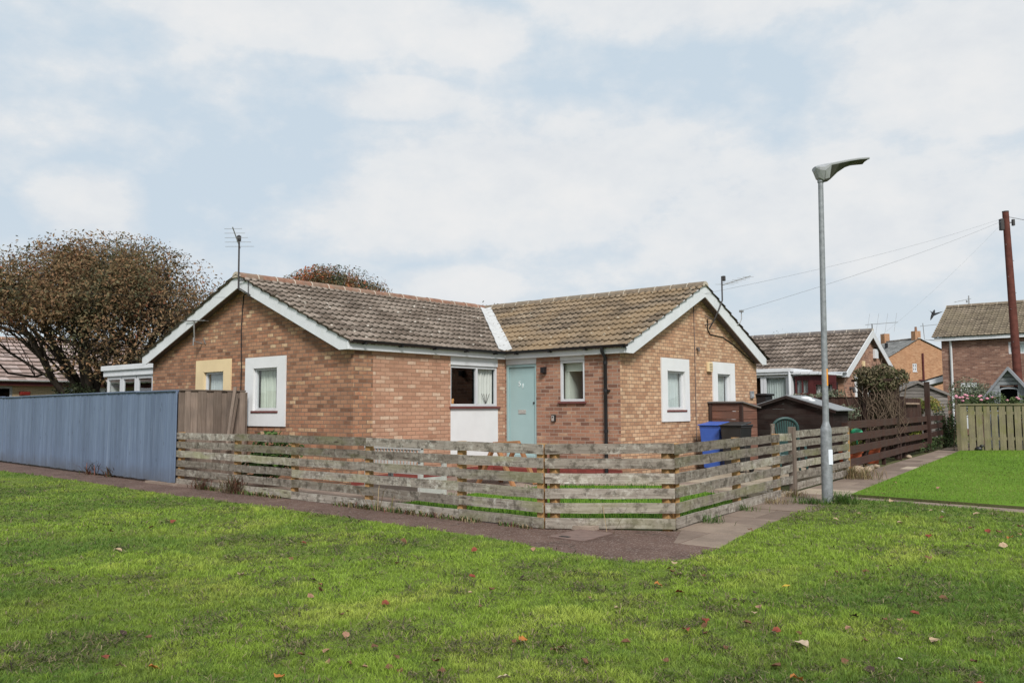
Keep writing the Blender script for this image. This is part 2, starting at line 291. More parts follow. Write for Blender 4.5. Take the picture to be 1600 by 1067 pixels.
# ------------------------------------------------------------------ mesh helper
class MB:
    def __init__(s): s.v = []; s.f = []; s.uv = []; s.sm = []
    def add(s, vs, fs, uvs=None, smooth=False):
        b = len(s.v); s.v += [tuple(p) for p in vs]
        for i, f in enumerate(fs):
            s.f.append([b+k for k in f]); s.sm.append(smooth)
            s.uv.append(uvs[i] if uvs else [(0, 0)]*len(f))
    def face(s, pts, uvs=None): s.add(pts, [list(range(len(pts)))], [uvs] if uvs else None)
    def box(s, a, b, T=None, off=None):
        lo = [min(a[i], b[i]) for i in range(3)]; hi = [max(a[i], b[i]) for i in range(3)]
        d = [hi[i]-lo[i] for i in range(3)]; L = d.index(max(d))
        ox, oy = off or (random.random()*40, random.random()*40)
        c = [(x, y, z) for z in (lo[2], hi[2]) for y in (lo[1], hi[1]) for x in (lo[0], hi[0])]
        fs = [(0, 2, 3, 1), (4, 5, 7, 6), (0, 1, 5, 4), (2, 6, 7, 3), (0, 4, 6, 2), (1, 3, 7, 5)]; ax = [2, 2, 1, 1, 0, 0]
        uvs = []
        for f, n in zip(fs, ax):
            o = [i for i in range(3) if i != n]
            if n != L: u = L; w = [i for i in o if i != L][0]
            else: u, w = o
            uvs.append([(c[k][u]-lo[u]+ox, c[k][w]-lo[w]+oy+n*.31) for k in f])
        if T: c = [tuple(T(Vector(p))) for p in c]
        s.add(c, fs, uvs); return s
    def beam(s, p0, p1, w, h, up=(0, 0, 1)):
        p0, p1 = Vector(p0), Vector(p1); d = (p1-p0); l = d.length; d.normalize(); sd = d.cross(Vector(up)).normalized(); u = sd.cross(d)
        return s.box((0, -w/2, -h/2), (l, w/2, h/2), lambda p: p0+d*p.x+sd*p.y+u*p.z)
    def tube(s, pts, rad, n=8, caps=True):
        pts = [Vector(p) for p in pts]; m = len(pts)
        if not hasattr(rad, '__len__'): rad = [rad]*m
        vs = []; ref = None
        for i, p in enumerate(pts):
            t = (pts[min(i+1, m-1)]-pts[max(i-1, 0)]).normalized()
            if ref is None: ref = Vector((1, 0, 0)) if abs(t.x) < .8 else Vector((0, 1, 0))
            a = (ref-t*ref.dot(t)).normalized(); b = t.cross(a); ref = a
            for k in range(n):
                g = 2*math.pi*k/n; vs.append(p+(a*math.cos(g)+b*math.sin(g))*rad[i])
        fs = [(i*n+k, i*n+(k+1) % n, (i+1)*n+(k+1) % n, (i+1)*n+k) for i in range(m-1) for k in range(n)]
        uvs = [[(k/n, i*.3), ((k+1)/n, i*.3), ((k+1)/n, i*.3+.3), (k/n, i*.3+.3)] for i in range(m-1) for k in range(n)]
        s.add(vs, fs, uvs, True)
        if caps: s.add(vs[:n], [tuple(range(n))[::-1]]); s.add(vs[-n:], [tuple(range(n))])
        return s
    def prism(s, poly, ext):
        n = len(poly); e = Vector(ext); P = [Vector(p) for p in poly]; Q = [p+e for p in P]; ax = [i for i in range(3) if i != [abs(x) for x in e].index(max(abs(x) for x in e))]
        ox = random.random()*9
        uvf = lambda p: (p[ax[0]]+ox, p[ax[1]]+ox)
        s.add(P+Q, [tuple(range(n))[::-1], tuple(range(n, 2*n))]+[(i, (i+1) % n, n+(i+1) % n, n+i) for i in range(n)],
              [[uvf(P[i]) for i in range(n)][::-1], [uvf(P[i]) for i in range(n)]]+[[(0, 0), (1, 0), (1, .1), (0, .1)]]*n); return s
    def ball(s, c, r, n=8, m=6):
        if not hasattr(r, '__len__'): r = (r, r, r)
        vs = []; 
        for i in range(m+1):
            a = math.pi*i/m
            for k in range(n): vs.append((c[0]+r[0]*math.sin(a)*math.cos(2*math.pi*k/n), c[1]+r[1]*math.sin(a)*math.sin(2*math.pi*k/n), c[2]+r[2]*math.cos(a)))
        s.add(vs, [(i*n+k, (i+1)*n+k, (i+1)*n+(k+1) % n, i*n+(k+1) % n) for i in range(m) for k in range(n)], None, True); return s
    def build(s, name, mat, parent=None, bevel=0, recalc=True, clip=None):
        me = bpy.data.meshes.new(name); me.from_pydata(s.v, [], s.f)
        l = me.uv_layers.new(name='UVMap'); fl = [c for u in s.uv for p in u for c in p]; l.data.foreach_set('uv', fl)
        me.polygons.foreach_set('use_smooth', s.sm)
        if recalc or clip:
            bm = bmesh.new(); bm.from_mesh(me)
            for co, no in (clip or []):
                bmesh.ops.bisect_plane(bm, geom=bm.verts[:]+bm.edges[:]+bm.faces[:], plane_co=co, plane_no=no, clear_outer=True)
            if recalc: bmesh.ops.recalc_face_normals(bm, faces=bm.faces[:])
            bm.to_mesh(me); bm.free()
        me.materials.append(M[mat] if isinstance(mat, str) else mat)
        o = bpy.data.objects.new(name, me); COL.objects.link(o)
        if parent is not None:
            o.parent = parent; o.location = -world_loc(parent)
        if bevel:
            b = o.modifiers.new('bevel', 'BEVEL'); b.width = bevel; b.segments = 2; b.limit_method = 'ANGLE'
        return o
def world_loc(o):
    p = Vector(o.location)
    while o.parent: o = o.parent; p = p+Vector(o.location)
    return p
def tag(o, label, cat, group=None):
    o['label'] = label; o['category'] = cat
    if group: o['group'] = group
    return o
def thing(name, label, cat, loc=(0, 0, 0), group=None):
    o = bpy.data.objects.new(name, None); COL.objects.link(o); o.location = loc; o.empty_display_size = .2
    return tag(o, label, cat, group)
def struct(o): o['kind'] = 'structure'; return o

def np_mesh(name, verts, faces, mat, cols=None, parent=None):
    """verts (n,3), faces (m,k) all the same size, cols (n,3)"""
    me = bpy.data.meshes.new(name); n, m, k = len(verts), len(faces), faces.shape[1]
    me.vertices.add(n); me.vertices.foreach_set('co', verts.astype(np.float32).ravel())
    me.loops.add(m*k); me.loops.foreach_set('vertex_index', faces.astype(np.int32).ravel())
    me.polygons.add(m); me.polygons.foreach_set('loop_start', np.arange(0, m*k, k, dtype=np.int32))
    try: me.polygons.foreach_set('loop_total', np.full(m, k, dtype=np.int32))
    except Exception: pass
    me.update(calc_edges=True)
    if cols is not None:
        a = me.color_attributes.new('Col', 'FLOAT_COLOR', 'POINT')
        c4 = np.ones((n, 4), np.float32); c4[:, :3] = cols; a.data.foreach_set('color', c4.ravel())
    me.materials.append(M[mat]); o = bpy.data.objects.new(name, me); COL.objects.link(o)
    if parent is not None: o.parent = parent; o.location = -world_loc(parent)
    return o
def vnoise(x, y, seed=0):
    xi = np.floor(x).astype(np.int64); yi = np.floor(y).astype(np.int64); fx = x-xi; fy = y-yi
    fx = fx*fx*(3-2*fx); fy = fy*fy*(3-2*fy)
    def h(a, b):
        n = (a*374761393+b*668265263+seed*974711) & 0x7fffffff
        n = ((n ^ (n >> 13))*1274126177) & 0x7fffffff
        return ((n ^ (n >> 16)) & 0xffff)/65535.0
    return (h(xi, yi)*(1-fx)+h(xi+1, yi)*fx)*(1-fy)+(h(xi, yi+1)*(1-fx)+h(xi+1, yi+1)*fx)*fy
def fbm(x, y, seed=0, o=4):
    s = 0; a = .5; t = 0
    for i in range(o): s = s+a*vnoise(x*2**i, y*2**i, seed+i*17); t += a; a *= .5
    return s/t
def inpoly(px, py, poly):
    c = np.zeros(px.shape, bool); n = len(poly)
    for i in range(n):
        x0, y0 = poly[i]; x1, y1 = poly[(i+1) % n]
        if y0 == y1: continue
        c ^= ((y0 > py) != (y1 > py)) & (px < (x1-x0)*(py-y0)/(y1-y0)+x0)
    return c

# ------------------------------------------------------------------ world and sun
SUN_EL, SUN_AZ = math.radians(42), math.radians(130)   # azimuth clockwise from +Y
def world():
    w = bpy.data.worlds.new('World'); S.world = w; w.use_nodes = True; nt = w.node_tree; nt.nodes.clear()
    t = NT.__new__(NT); t.t = nt
    out = nt.nodes.new('ShaderNodeOutputWorld')
    sky = t.nd('TexSky', sky_type='NISHITA', sun_disc=False, sun_elevation=SUN_EL, sun_rotation=SUN_AZ, air_density=1.0, dust_density=1.5, ozone_density=1.5)
    d = t.nd('TexCoord').outputs['Generated']
    sp = t.nd('SeparateXYZ', {0: d}); z = t.math('MAXIMUM', sp.outputs[2], 0.0)
    # blue of the sky kept pale (thin high haze), values are scaled for the 0.1 background strength
    base = t.ramp(z, [(0.0, (6.9, 7.45, 7.95, 1)), (.2, (6.3, 7.25, 8.1, 1)), (.5, (6.3, 7.4, 8.3, 1)), (1.0, (5.5, 6.7, 7.8, 1))])
    blue = t.mix(.9, sky.outputs[0], base)
    k = t.math('DIVIDE', 1.0, t.math('ADD', z, .28))
    v = t.nd('CombineXYZ', {0: t.math('MULTIPLY', sp.outputs[0], k), 1: t.math('MULTIPLY', sp.outputs[1], k), 2: t.math('MULTIPLY', z, 1.2)}).outputs[0]
    n1 = t.noise(t.map(v, (1, 1, 1), (3.1, 1.7, .4)), 1.7, 9, .55)
    az = t.math('ARCTAN2', sp.outputs[0], sp.outputs[1]); el = t.math('ARCSINE', sp.outputs[2])
    n2 = t.noise(t.nd('CombineXYZ', {0: t.math('MULTIPLY', az, 5.0), 1: t.math('MULTIPLY', el, 9.0), 2: 0.7}).outputs[0], 1.0, 8, .55)
    n3 = t.noise(t.nd('CombineXYZ', {0: t.math('MULTIPLY', az, 16.0), 1: t.math('MULTIPLY', el, 26.0), 2: 2.7}).outputs[0], 1.0, 7, .6)
    # cumulus banks at fixed bearings (azimuth clockwise from +Y, elevation, half width, half height, degrees)
    a = t.math('MULTIPLY', t.math('SUBTRACT', n1, .56), 1.6)
    for A, E_, w_, h_ in ((-38.5, 15.5, 16, 5.2), (-47, 13.3, 8, 3.4), (-20, 11.8, 15, 5.0), (-67, 12.2, 4.2, 2.6), (-27, 26.5, 13, 3.4), (-56, 25.5, 15, 3.0), (-12, 20.5, 8, 5), (-43, 24.5, 5, 2.2), (-44, 8.2, 5, 1.6), (-48, 20.3, 6, 1.6), (10, 15, 14, 6), (60, 30, 40, 12), (150, 25, 50, 10), (-130, 30, 45, 12)):
        dx = t.math('DIVIDE', t.math('SUBTRACT', az, math.radians(A)), math.radians(w_)); dy = t.math('DIVIDE', t.math('SUBTRACT', el, math.radians(E_)), math.radians(h_))
        a = t.math('MAXIMUM', a, t.math('SUBTRACT', 1.0, t.math('ADD', t.math('MULTIPLY', dx, dx), t.math('MULTIPLY', dy, dy))))
    a = t.math('ADD', a, t.math('ADD', t.math('MULTIPLY', t.math('SUBTRACT', n2, .5), 2.2), t.math('MULTIPLY', t.math('SUBTRACT', n3, .5), 1.5)))
    a = t.ramp(t.math('ADD', t.math('MULTIPLY', a, .4), .4), [(.30, 0.0), (.47, .42), (.60, .85), (.85, 1.0)])
    cl = t.ramp(t.math('ADD', t.math('MULTIPLY', n3, .6), t.math('MULTIPLY', n2, .4)), [(.3, (7.6, 7.75, 8.0, 1)), (.5, (8.2, 8.3, 8.4, 1)), (.7, (8.7, 8.65, 8.6, 1))])
    c = t.mix(t.math('MULTIPLY', a, .92), blue, cl)
    bg = t.nd('Background', {0: c, 1: .1}); nt.links.new(bg.outputs[0], out.inputs[0])
world()
sl = bpy.data.lights.new('sun', 'SUN'); sun = bpy.data.objects.new('sun', sl); COL.objects.link(sun)
sl.energy = 4.0; sl.angle = math.radians(15); sl.color = (1, .965, .92)
sd = Vector((math.sin(SUN_AZ)*math.cos(SUN_EL), math.cos(SUN_AZ)*math.cos(SUN_EL), math.sin(SUN_EL)))
sun.rotation_euler = sd.to_track_quat('Z', 'Y').to_euler()

# ------------------------------------------------------------------ ground
def sheet(name, poly, z, mat, thick=0):
    b = MB(); b.face([(x, y, z) for x, y in poly], [(x, y) for x, y in poly])
    return struct(b.build(name, mat, recalc=False))
sheet('ground', [(-900, -900), (900, -900), (900, 900), (-900, 900)], -.05, 'soil')
EDGE = [(-60, 8.4), (-22.13, 7.56), (-17.38, 7.44), (-13.61, 7.18), (-10.02, 7.17), (-7.32, 7.04), (-6.2, 6.98), (-5.15, 6.76), (-4.53, 6.66), (-4.15, 6.7), (-3.92, 7.08), (-3.93, 7.8), (-4.1, 8.55), (-4.28, 9.65), (-4.45, 11.26), (-4.66, 12.75), (-4.6, 13.3), (-3.84, 13.36), (-2.12, 12.97), (30, 9)]
LAWN = [(-60, -20)]+EDGE+[(30, -20)]
SIDE = [(-4.6, 13.75), (-2.19, 13.47), (30, 9.5), (30, 40), (-4, 32), (-6.42, 29.3)]
GARD = [(-9.2, 8.2), (-9.35, 10.6), (-9.15, 12.0), (-7.6, 13.1), (-6.2, 12.4), (-5.45, 11.8), (-5.1, 9.2), (-6.3, 8.2)]
sheet('front_lawn', LAWN, 0, 'lawn'); sheet('side_lawn', SIDE, .035, 'lawn2'); 
sheet('footpath', [(-60, 6.3), (-5.2, 6.3), (-3.7, 6.4), (-3.7, 8.1), (-4.85, 8.72), (-6.2, 8.05), (-15.2, 8.4), (-60, 11)], -.008, 'tarmac')
# raised edge of the side lawn
b = MB(); 
for p, q in ((SIDE[0], SIDE[1]), (SIDE[1], SIDE[2]), (SIDE[5], SIDE[0])): b.face([(p[0], p[1], .035), (q[0], q[1], .035), (q[0], q[1], -.02), (p[0], p[1], -.02)])
struct(b.build('side_lawn_edge', 'soil'))
# right footpath of slabs, then the concrete strip in front of the side lawn
def lerp(a, b, t): return a+(b-a)*t
b = MB(); y = 7.95; i = 0
while y < 36:
    L = (.92, .9, .62, .94)[i % 4]; y1 = y+L-.02
    xl = lambda yy: -5.02-(yy-8.8)*.104; xr = lambda yy: -3.95-(yy-8.0)*.107
    m = lambda yy: (xl(yy)+xr(yy))/2
    zt = -.004+random.uniform(-.006, .006)
    for (l, r) in (((xl, xr),) if i % 3 else ((xl, lambda yy: m(yy)-.006), (lambda yy: m(yy)+.006, xr))):
        x0 = l(y); x0 = max(x0, -4.5) if y < 8.6 else x0
        P = [(x0, y), (r(y), y), (r(y1), y1), (l(y1) if y > 8 else max(l(y1), -4.9), y1)]
        b.prism([(px, py, -.045) for px, py in P], (0, 0, .045+zt+random.uniform(0, .004)))
    y += L; i += 1
struct(b.build('slab_path', 'slab', bevel=.005))
b = MB(); x = -4.55
while x < 12:
    x1 = x+.88; f = lambda xx: 13.43-(xx+4.55)*.125
    b.prism([(x, f(x)-.02, -.045), (x1, f(x1)-.02, -.045), (x1, f(x1)+.34, -.045), (x, f(x)+.30, -.045)], (0, 0, .04)); x += .9
struct(b.build('concrete_strip', 'slab', bevel=.004))
b = MB()
for ix in range(17):
    for iy in range(12):
        x0, y0 = -16.2+ix*.62, 8.1+iy*.5
        x1, y1 = x0+.61, y0+.49
        if x1 > -5.5+ -.1*(y0-8.5) or (y0 > 13.6 and x0 < -9): continue
        b.box((x0, y0, -.04), (x1, y1, .035+random.uniform(-.003, .003)))
struct(b.build('patio', 'patio'))
b = MB()
for iy in range(12):
    for ix in range(5): 
        x0, y0 = -8.95+ix*.66, 14.2+iy*.62
        if x0+.64 < -5.7-(y0-13.7)*.09: b.box((x0, y0, -.04), (x0+.64, y0+.6, .04+random.uniform(-.004, .004)))
for ix in range(6): b.box((-9.0+ix*.6, 13.05, -.04), (-8.42+ix*.6, 13.55, .045+random.uniform(-.003, .003)))
struct(b.build('garden_path', 'sandpath'))
sheet('garden_lawn', GARD, .05, 'lawn2')

# manhole cover in the tarmac
c = thing('manhole_cover', 'flat rectangular access cover with dark pull slot set in brown tarmac by fence corner', 'cover', (-5.57, 7.78, 0))
mh = [(-5.75, 7.46), (-5.28, 7.42), (-5.35, 8.08), (-5.80, 8.1)]
b = MB(); b.prism([(x, y, -.03) for x, y in mh], (0, 0, .034)); b.build('plate', 'cover', c, .004)
b = MB(); 
for i in range(4):
    p, q = Vector(mh[i]+(0.0,)), Vector(mh[(i+1) % 4]+(0.0,)); b.beam(p, q, .022, .012)
b.build('frame', 'cover', c)
b = MB(); b.box((-5.66, 7.5, .002), (-5.54, 7.56, .009)); b.build('pull_slot', 'black', c)

# ------------------------------------------------------------------ building helpers
class Face:
    """wall frame: a along the wall, d inwards, z up"""
    def __init__(s, axis, plane): s.axis, s.pl = axis, plane
    def P(s, a, d, z): return (a, s.pl+d, z) if s.axis == 'y' else (s.pl-d, a, z)
    def T(s): return lambda p: Vector(s.P(p.x, p.y, p.z))
def wall(F, a0, a1, z0, z1, ops=(), top=None, rev=.09, parts=None):
    """parts: list of (a_lo, a_hi, material) bands; returns dict material -> MB"""
    out = {}
    bands = parts or [(a0, a1, 'brick_dark')]
    for lo, hi, mt in bands:
        b = out.setdefault(mt, MB())
        xs = sorted({lo, hi}|{v for o in ops for v in o[:2] if lo < v < hi}); zs = sorted({z0, z1}|{v for o in ops for v in o[2:4] if z0 < v < z1})
        for i in range(len(xs)-1):
            for j in range(len(zs)-1):
                ca, cz = (xs[i]+xs[i+1])/2, (zs[j]+zs[j+1])/2
                if any(o[0] < ca < o[1] and o[2] < cz < o[3] for o in ops): continue
                q = [(xs[i], zs[j]), (xs[i+1], zs[j]), (xs[i+1], zs[j+1]), (xs[i], zs[j+1])]
                b.face([F.P(a, 0, z) for a, z in q], q)
        for o in ops:
            if not lo <= (o[0]+o[1])/2 <= hi: continue
            A0, A1, Z0, Z1 = o[:4]
            for p, q in (((A0, Z0), (A0, Z1)), ((A1, Z0), (A1, Z1)), ((A0, Z0), (A1, Z0)), ((A0, Z1), (A1, Z1))):
                b.face([F.P(p[0], 0, p[1]), F.P(q[0], 0, q[1]), F.P(q[0], rev, q[1]), F.P(p[0], rev, p[1])], [p, q, (q[0]+rev, q[1]), (p[0]+rev, p[1])])
    if top:
        mt = bands[-1][2] if len(bands) == 1 else max(bands, key=lambda k: k[1]-k[0])[2]
        out[mt].face([F.P(a, 0, z) for a, z in top], top)
    return out
def build_wall(d, parent, name='wall'):
    for m, b in d.items(): b.build(name, m, parent, recalc=False)
def window(F, par, a0, a1, z0, z1, rec=.05, mull=None, kind='curtain', sill=True, fr=.055, frame='upvc', glass='glass', room='dark', dep=1.3, name='window', sillmat='sill', bars=None):
    T = F.T(); w = MB(); d0, d1 = rec, rec+.06
    w.box((a0, d0, z0), (a0+fr, d1, z1), T); w.box((a1-fr, d0, z0), (a1, d1, z1), T)
    w.box((a0+fr, d0, z0), (a1-fr, d1, z0+fr), T); w.box((a0+fr, d0, z1-fr), (a1-fr, d1, z1), T)
    for m in ([mull] if mull else []): w.box((m-fr/2, d0-.004, z0+fr), (m+fr/2, d1, z1-fr), T)
    for kind_, v in (bars or []):
        if kind_ == 'v': w.box((v-fr/2, d0, z0+fr), (v+fr/2, d1, z1-fr), T)
        else: w.box((a0+fr, d0+.003, v-fr/2), (a1-fr, d1-.003, v+fr/2), T)
    # inner sash bead
    o = w.build(name, frame, par, .004)
    g = MB(); g.face([F.P(a, d0+.03, z) for a, z in ((a0+fr, z0+fr), (a1-fr, z0+fr), (a1-fr, z1-fr), (a0+fr, z1-fr))]); g.build('pane', glass, o, recalc=False)
    D = dep; r = MB(); A0, A1, Z0, Z1 = a0-.02, a1+.02, z0-.02, z1+.02
    r.face([F.P(a, D, z) for a, z in ((A0, Z0), (A1, Z0), (A1, Z1), (A0, Z1))])
    for p, q in (((A0, Z0), (A0, Z1)), ((A1, Z0), (A1, Z1)), ((A0, Z0), (A1, Z0)), ((A0, Z1), (A1, Z1))):
        r.face([F.P(p[0], d1+.002, p[1]), F.P(q[0], d1+.002, q[1]), F.P(q[0], D, q[1]), F.P(p[0], D, p[1])])
    r.build('room', room, o, recalc=False)
    def drape(s0, s1, zb, zt, mat, dep=.135, amp=.018, n=None, nm='curtain'):
        c = MB(); n = n or max(8, int((s1-s0)/.018)); vs = []
        for i in range(n+1):
            a = lerp(s0, s1, i/n); dd = dep+amp*math.sin(i*1.35)+amp*.5*math.sin(i*.47+1)
            vs += [F.P(a, dd, zb), F.P(a+.004*math.sin(i), dd*.98, zt)]
        c.add(vs, [(2*i, 2*i+2, 2*i+3, 2*i+1) for i in range(n)], None, True); c.build(nm, mat, o, recalc=False)
    for k in kind.split('+'):
        if k == 'left': drape(a0+.04, lerp(a0, a1, .3), z0, z1, 'curtain')
        if k == 'right': drape(lerp(a0, a1, .72), a1-.04, z0, z1, 'curtain')
        if k == 'rightwide': drape(lerp(a0, a1, .62), a1-.04, z0, z1, 'curtain')
        if k == 'net': drape(a0+.03, a1-.03, z0, z1, 'netcurtain', .135, .01)
        if k == 'green': drape(a0+.05, lerp(a0, a1, .72), z0, z1, 'curtaingreen', .13)
        if k == 'blind':
            c = MB(); c.box((a0+.06, .14, z1-.22), (a1-.06, .15, z1), T); c.build('blind', 'blind', o)
        if k == 'side':
            c = MB(); c.box((a0+.02, .15, z0), (a0+.13, .6, z1), T); c.build('reveal', 'blind', o)
    if sill:
        c = MB(); c.box((a0-.04, -.045, z0-.045), (a1+.04, rec+.01, z0-.004), T); c.build('sill', sillmat, o, .006)
    return o
def surround(F, par, a0, a1, z0, z1, op, mat, label=None):
    b = MB(); T = F.T(); o = op; p = .028
    b.box((a0, -p, z0), (o[0], .002, z1), T); b.box((o[1], -p, z0), (a1, .002, z1), T)
    b.box((o[0], -p, z0), (o[1], .002, o[2]), T); b.box((o[0], -p, o[3]), (o[1], .002, z1), T)
    # lined reveal
    b.box((o[0], -p, o[2]), (o[0]+.012, .05, o[3]), T); b.box((o[1]-.012, -p, o[2]), (o[1], .05, o[3]), T)
    b.box((o[0], -p, o[3]-.012), (o[1], .05, o[3]), T)
    w = b.build('window_surround', mat, par, recalc=True)
    if label: w['label'] = label
    return w
def slope(name, P0, U, L, V, n, mat, par, clip=None, roll=.165, amp=.036, tw=.33, lip=.042, sub=8):
    U, V, P0 = Vector(U), Vector(V), Vector(P0); N = U.cross(V).normalized()
    if N.z < 0: N = -N
    nc = max(2, int(L/roll*sub)); b = MB()
    prof = [amp*(max(0.0, math.cos(2*math.pi*(i/sub)))**.8-.15+.25*max(0, math.cos(2*math.pi*i/sub+math.pi))) for i in range(nc+1)]
    for k in range(n):
        t0, t1 = k/n, min(1.02, (k+1)/n+.012)
        jit = [random.uniform(-.004, .004) for _ in range(nc//(2*sub)+2)]
        vs = []; 
        for i in range(nc+1):
            u = U*(L*i/nc); j = jit[i//(2*sub)]
            B = P0+u+V*(t0+j*.5); vs += [B+N*(prof[i]-.002), B+N*(prof[i]+lip+j), P0+u+V*t1+N*(prof[i]+.004)]
        fs = []; uvs = []
        for i in range(nc):
            u0, u1 = L*i/nc/tw+(k % 2)*.0+.001, L*(i+1)/nc/tw-.001+(k % 2)*.0
            for r, (va, vb) in ((0, (.01, .03)), (1, (.03, .97))):
                fs.append((3*i+r, 3*i+3+r, 3*i+4+r, 3*i+1+r)); uvs.append([(u0, k+va), (u1, k+va), (u1, k+vb), (u0, k+vb)])
        b.add(vs, fs, uvs, False)
    return b.build(name, mat, par, recalc=False, clip=clip)
def ridge(par, p0, p1, mat, seg=.45, r=.11, sub=None):
    p0, p1 = Vector(p0), Vector(p1); d = p1-p0; L = d.length; d.normalize(); sd = d.cross(UP).normalized(); up = sd.cross(d); b = MB(); n = max(1, int(L/seg)); n_ = 7
    for i in range(n):
        a0, a1 = p0+d*(L*i/n), p0+d*(L*(i+1)/n); dz = random.uniform(-.006, .006); vs = []
        for a, q in ((a0, 1.02), (a0+d*.03, 1.04), (a0+d*.034, 1.0), (a1, 1.0)):
            for k in range(n_):
                g = math.pi*(k/(n_-1)); vs.append(a+sd*math.cos(g)*r*1.15*q+up*(math.sin(g)*r*q-.05+dz))
        us = (0, .065, .08, 1.0)
        b.add(vs, [(m*n_+k, m*n_+k+1, m*n_+n_+k+1, m*n_+n_+k) for m in range(3) for k in range(n_-1)], [[(us[m], 0), (us[m], 1), (us[m+1], 1), (us[m+1], 0)] for m in range(3) for k in range(n_-1)])
        if i == 0: b.add(vs[:n_], [tuple(range(n_))])
        if i == n-1: b.add(vs[-n_:], [tuple(range(n_))])
    return b.build('ridge_tiles', mat, par)
def gutter(par, p0, p1, out, mat='black', r=.055, brk=True):
    p0, p1, o = Vector(p0), Vector(p1), Vector(out); d = (p1-p0); L = d.length; d.normalize(); b = MB(); vs = []; n = 8
    for a in (p0, p1):
        for k in range(n+1):
            g = math.pi*k/n; vs.append(a+o*(r-math.cos(g)*r)+UP*(-math.sin(g)*r))
        for k in range(n, -1, -1):
            g = math.pi*k/n; vs.append(a+o*(r-math.cos(g)*(r-.008))+UP*(-math.sin(g)*(r-.008)))
    m = 2*(n+1)
    b.add(vs, [(k, (k+1) % m, m+(k+1) % m, m+k) for k in range(m)]); b.add(vs[:m], [tuple(range(m))]); b.add(vs[m:], [tuple(range(m))])
    if brk:
        k = .3
        while k < L:
            q = p0+d*k; b.box(tuple(q-d*.02-o*.012+UP*-.075), tuple(q+d*.02+o*(.11)+UP*-.045)); k += .9
    return b.build('gutter', mat, par)
def bargeboard(F, par, al, ar, apex, zl, zr, zb, za_top, za_bot, over, mat='white', thick=.025, soff='soffit', wz=None):
    """verge boards in front of wall F by `over`; al/ar: board tips, zl/zr: top of roof at the tips, zb: cut level"""
    for tip, zt in ((al, zl), (ar, zr)):
        s = (za_top-zt)/(apex-tip)      # slope
        xb = apex+(zb-za_bot)/s if abs(s) > 1e-6 else tip
        poly = [(apex, za_bot), (xb, zb), (tip, zb), (tip, zt), (apex, za_top)]
        b = MB(); b.prism([F.P(a, -over, z) for a, z in poly], Vector(F.P(0, -over+thick, 0))-Vector(F.P(0, -over, 0)))
        b.build('bargeboard', mat, par, .004)
        c = MB(); q = [(apex, za_bot+.03), (xb, zb+.03)]
        c.face([F.P(q[0][0], -over+thick, q[0][1]), F.P(q[1][0], -over+thick, q[1][1]), F.P(q[1][0], .01, q[1][1]), F.P(q[0][0], .01, q[0][1])]); c.build('soffit', soff, par, recalc=False)

# ------------------------------------------------------------------ main bungalow
H = thing('brick_bungalow', 'L-shaped brown brick bungalow with pale teal front door behind the low weathered rail fence', 'house', (-12.02, 14.03, 0))
FA, FRg, FL, FE = Face('y', 9.82), Face('x', -9.05), Face('x', -12.02), Face('y', 14.03)
RA, RR = -15.55, 17.28               # ridges
ZE, ZR = 2.60, 4.15
zr_A = lambda x: ZE+(ZR-ZE)*((-11.92-x)/(-11.92-RA) if x > RA else (x+19.54)/(RA+19.54))
zr_R = lambda y: ZE+(ZR-ZE)*((y-13.92)/(RR-13.92) if y < RR else (20.6-y)/(20.6-RR))
opA = (-15.18, -14.33, 1.38, 2.25); opT = (-17.09, -16.28, 1.38, 2.23)
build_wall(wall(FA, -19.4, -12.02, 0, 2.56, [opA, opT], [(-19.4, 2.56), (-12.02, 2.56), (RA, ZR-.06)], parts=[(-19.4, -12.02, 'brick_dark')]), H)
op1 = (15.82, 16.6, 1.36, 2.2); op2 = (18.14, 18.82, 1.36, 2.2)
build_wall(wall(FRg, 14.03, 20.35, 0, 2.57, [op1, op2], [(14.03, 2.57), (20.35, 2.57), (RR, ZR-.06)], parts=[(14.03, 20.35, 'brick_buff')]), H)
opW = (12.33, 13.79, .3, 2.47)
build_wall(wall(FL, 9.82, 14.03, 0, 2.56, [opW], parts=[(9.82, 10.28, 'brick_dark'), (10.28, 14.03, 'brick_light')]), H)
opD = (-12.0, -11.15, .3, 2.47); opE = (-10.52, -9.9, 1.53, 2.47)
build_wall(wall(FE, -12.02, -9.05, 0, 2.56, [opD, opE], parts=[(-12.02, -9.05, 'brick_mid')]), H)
b = MB()   # back walls
b.face([(-19.4, 9.82, 0), (-19.4, 20.35, 0), (-19.4, 20.35, 2.56), (-19.4, 9.82, 2.56)], [(0, 0), (10.5, 0), (10.5, 2.56), (0, 2.56)])
b.face([(-19.4, 20.35, 0), (-9.05, 20.35, 0), (-9.05, 20.35, 2.56), (-19.4, 20.35, 2.56)], [(0, 0), (10.3, 0), (10.3, 2.56), (0, 2.56)])
b.build('wall', 'brick_dark', H, recalc=False)
b = MB(); T = FL.T(); b.box((9.81, -.012, 0), (12.33, .02, .20), T); b.box((13.79, -.012, 0), (14.03, .02, .2), T); b.box((12.33, -.012, 0), (13.79, .02, .2), T)
T = FE.T(); b.box((-11.15, -.012, 0), (-9.04, .02, .20), T); b.box((-12.0, -.012, 0), (-11.15, .02, .2), T)
o = b.build('plinth', 'plinth', H)
b = MB(); b.box((-12.0, 13.62, 0), (-11.0, 14.02, .17)); b.box((-12.0, 13.25, 0), (-10.9, 13.62, .08)); b.build('step', 'plinth', H, .01)
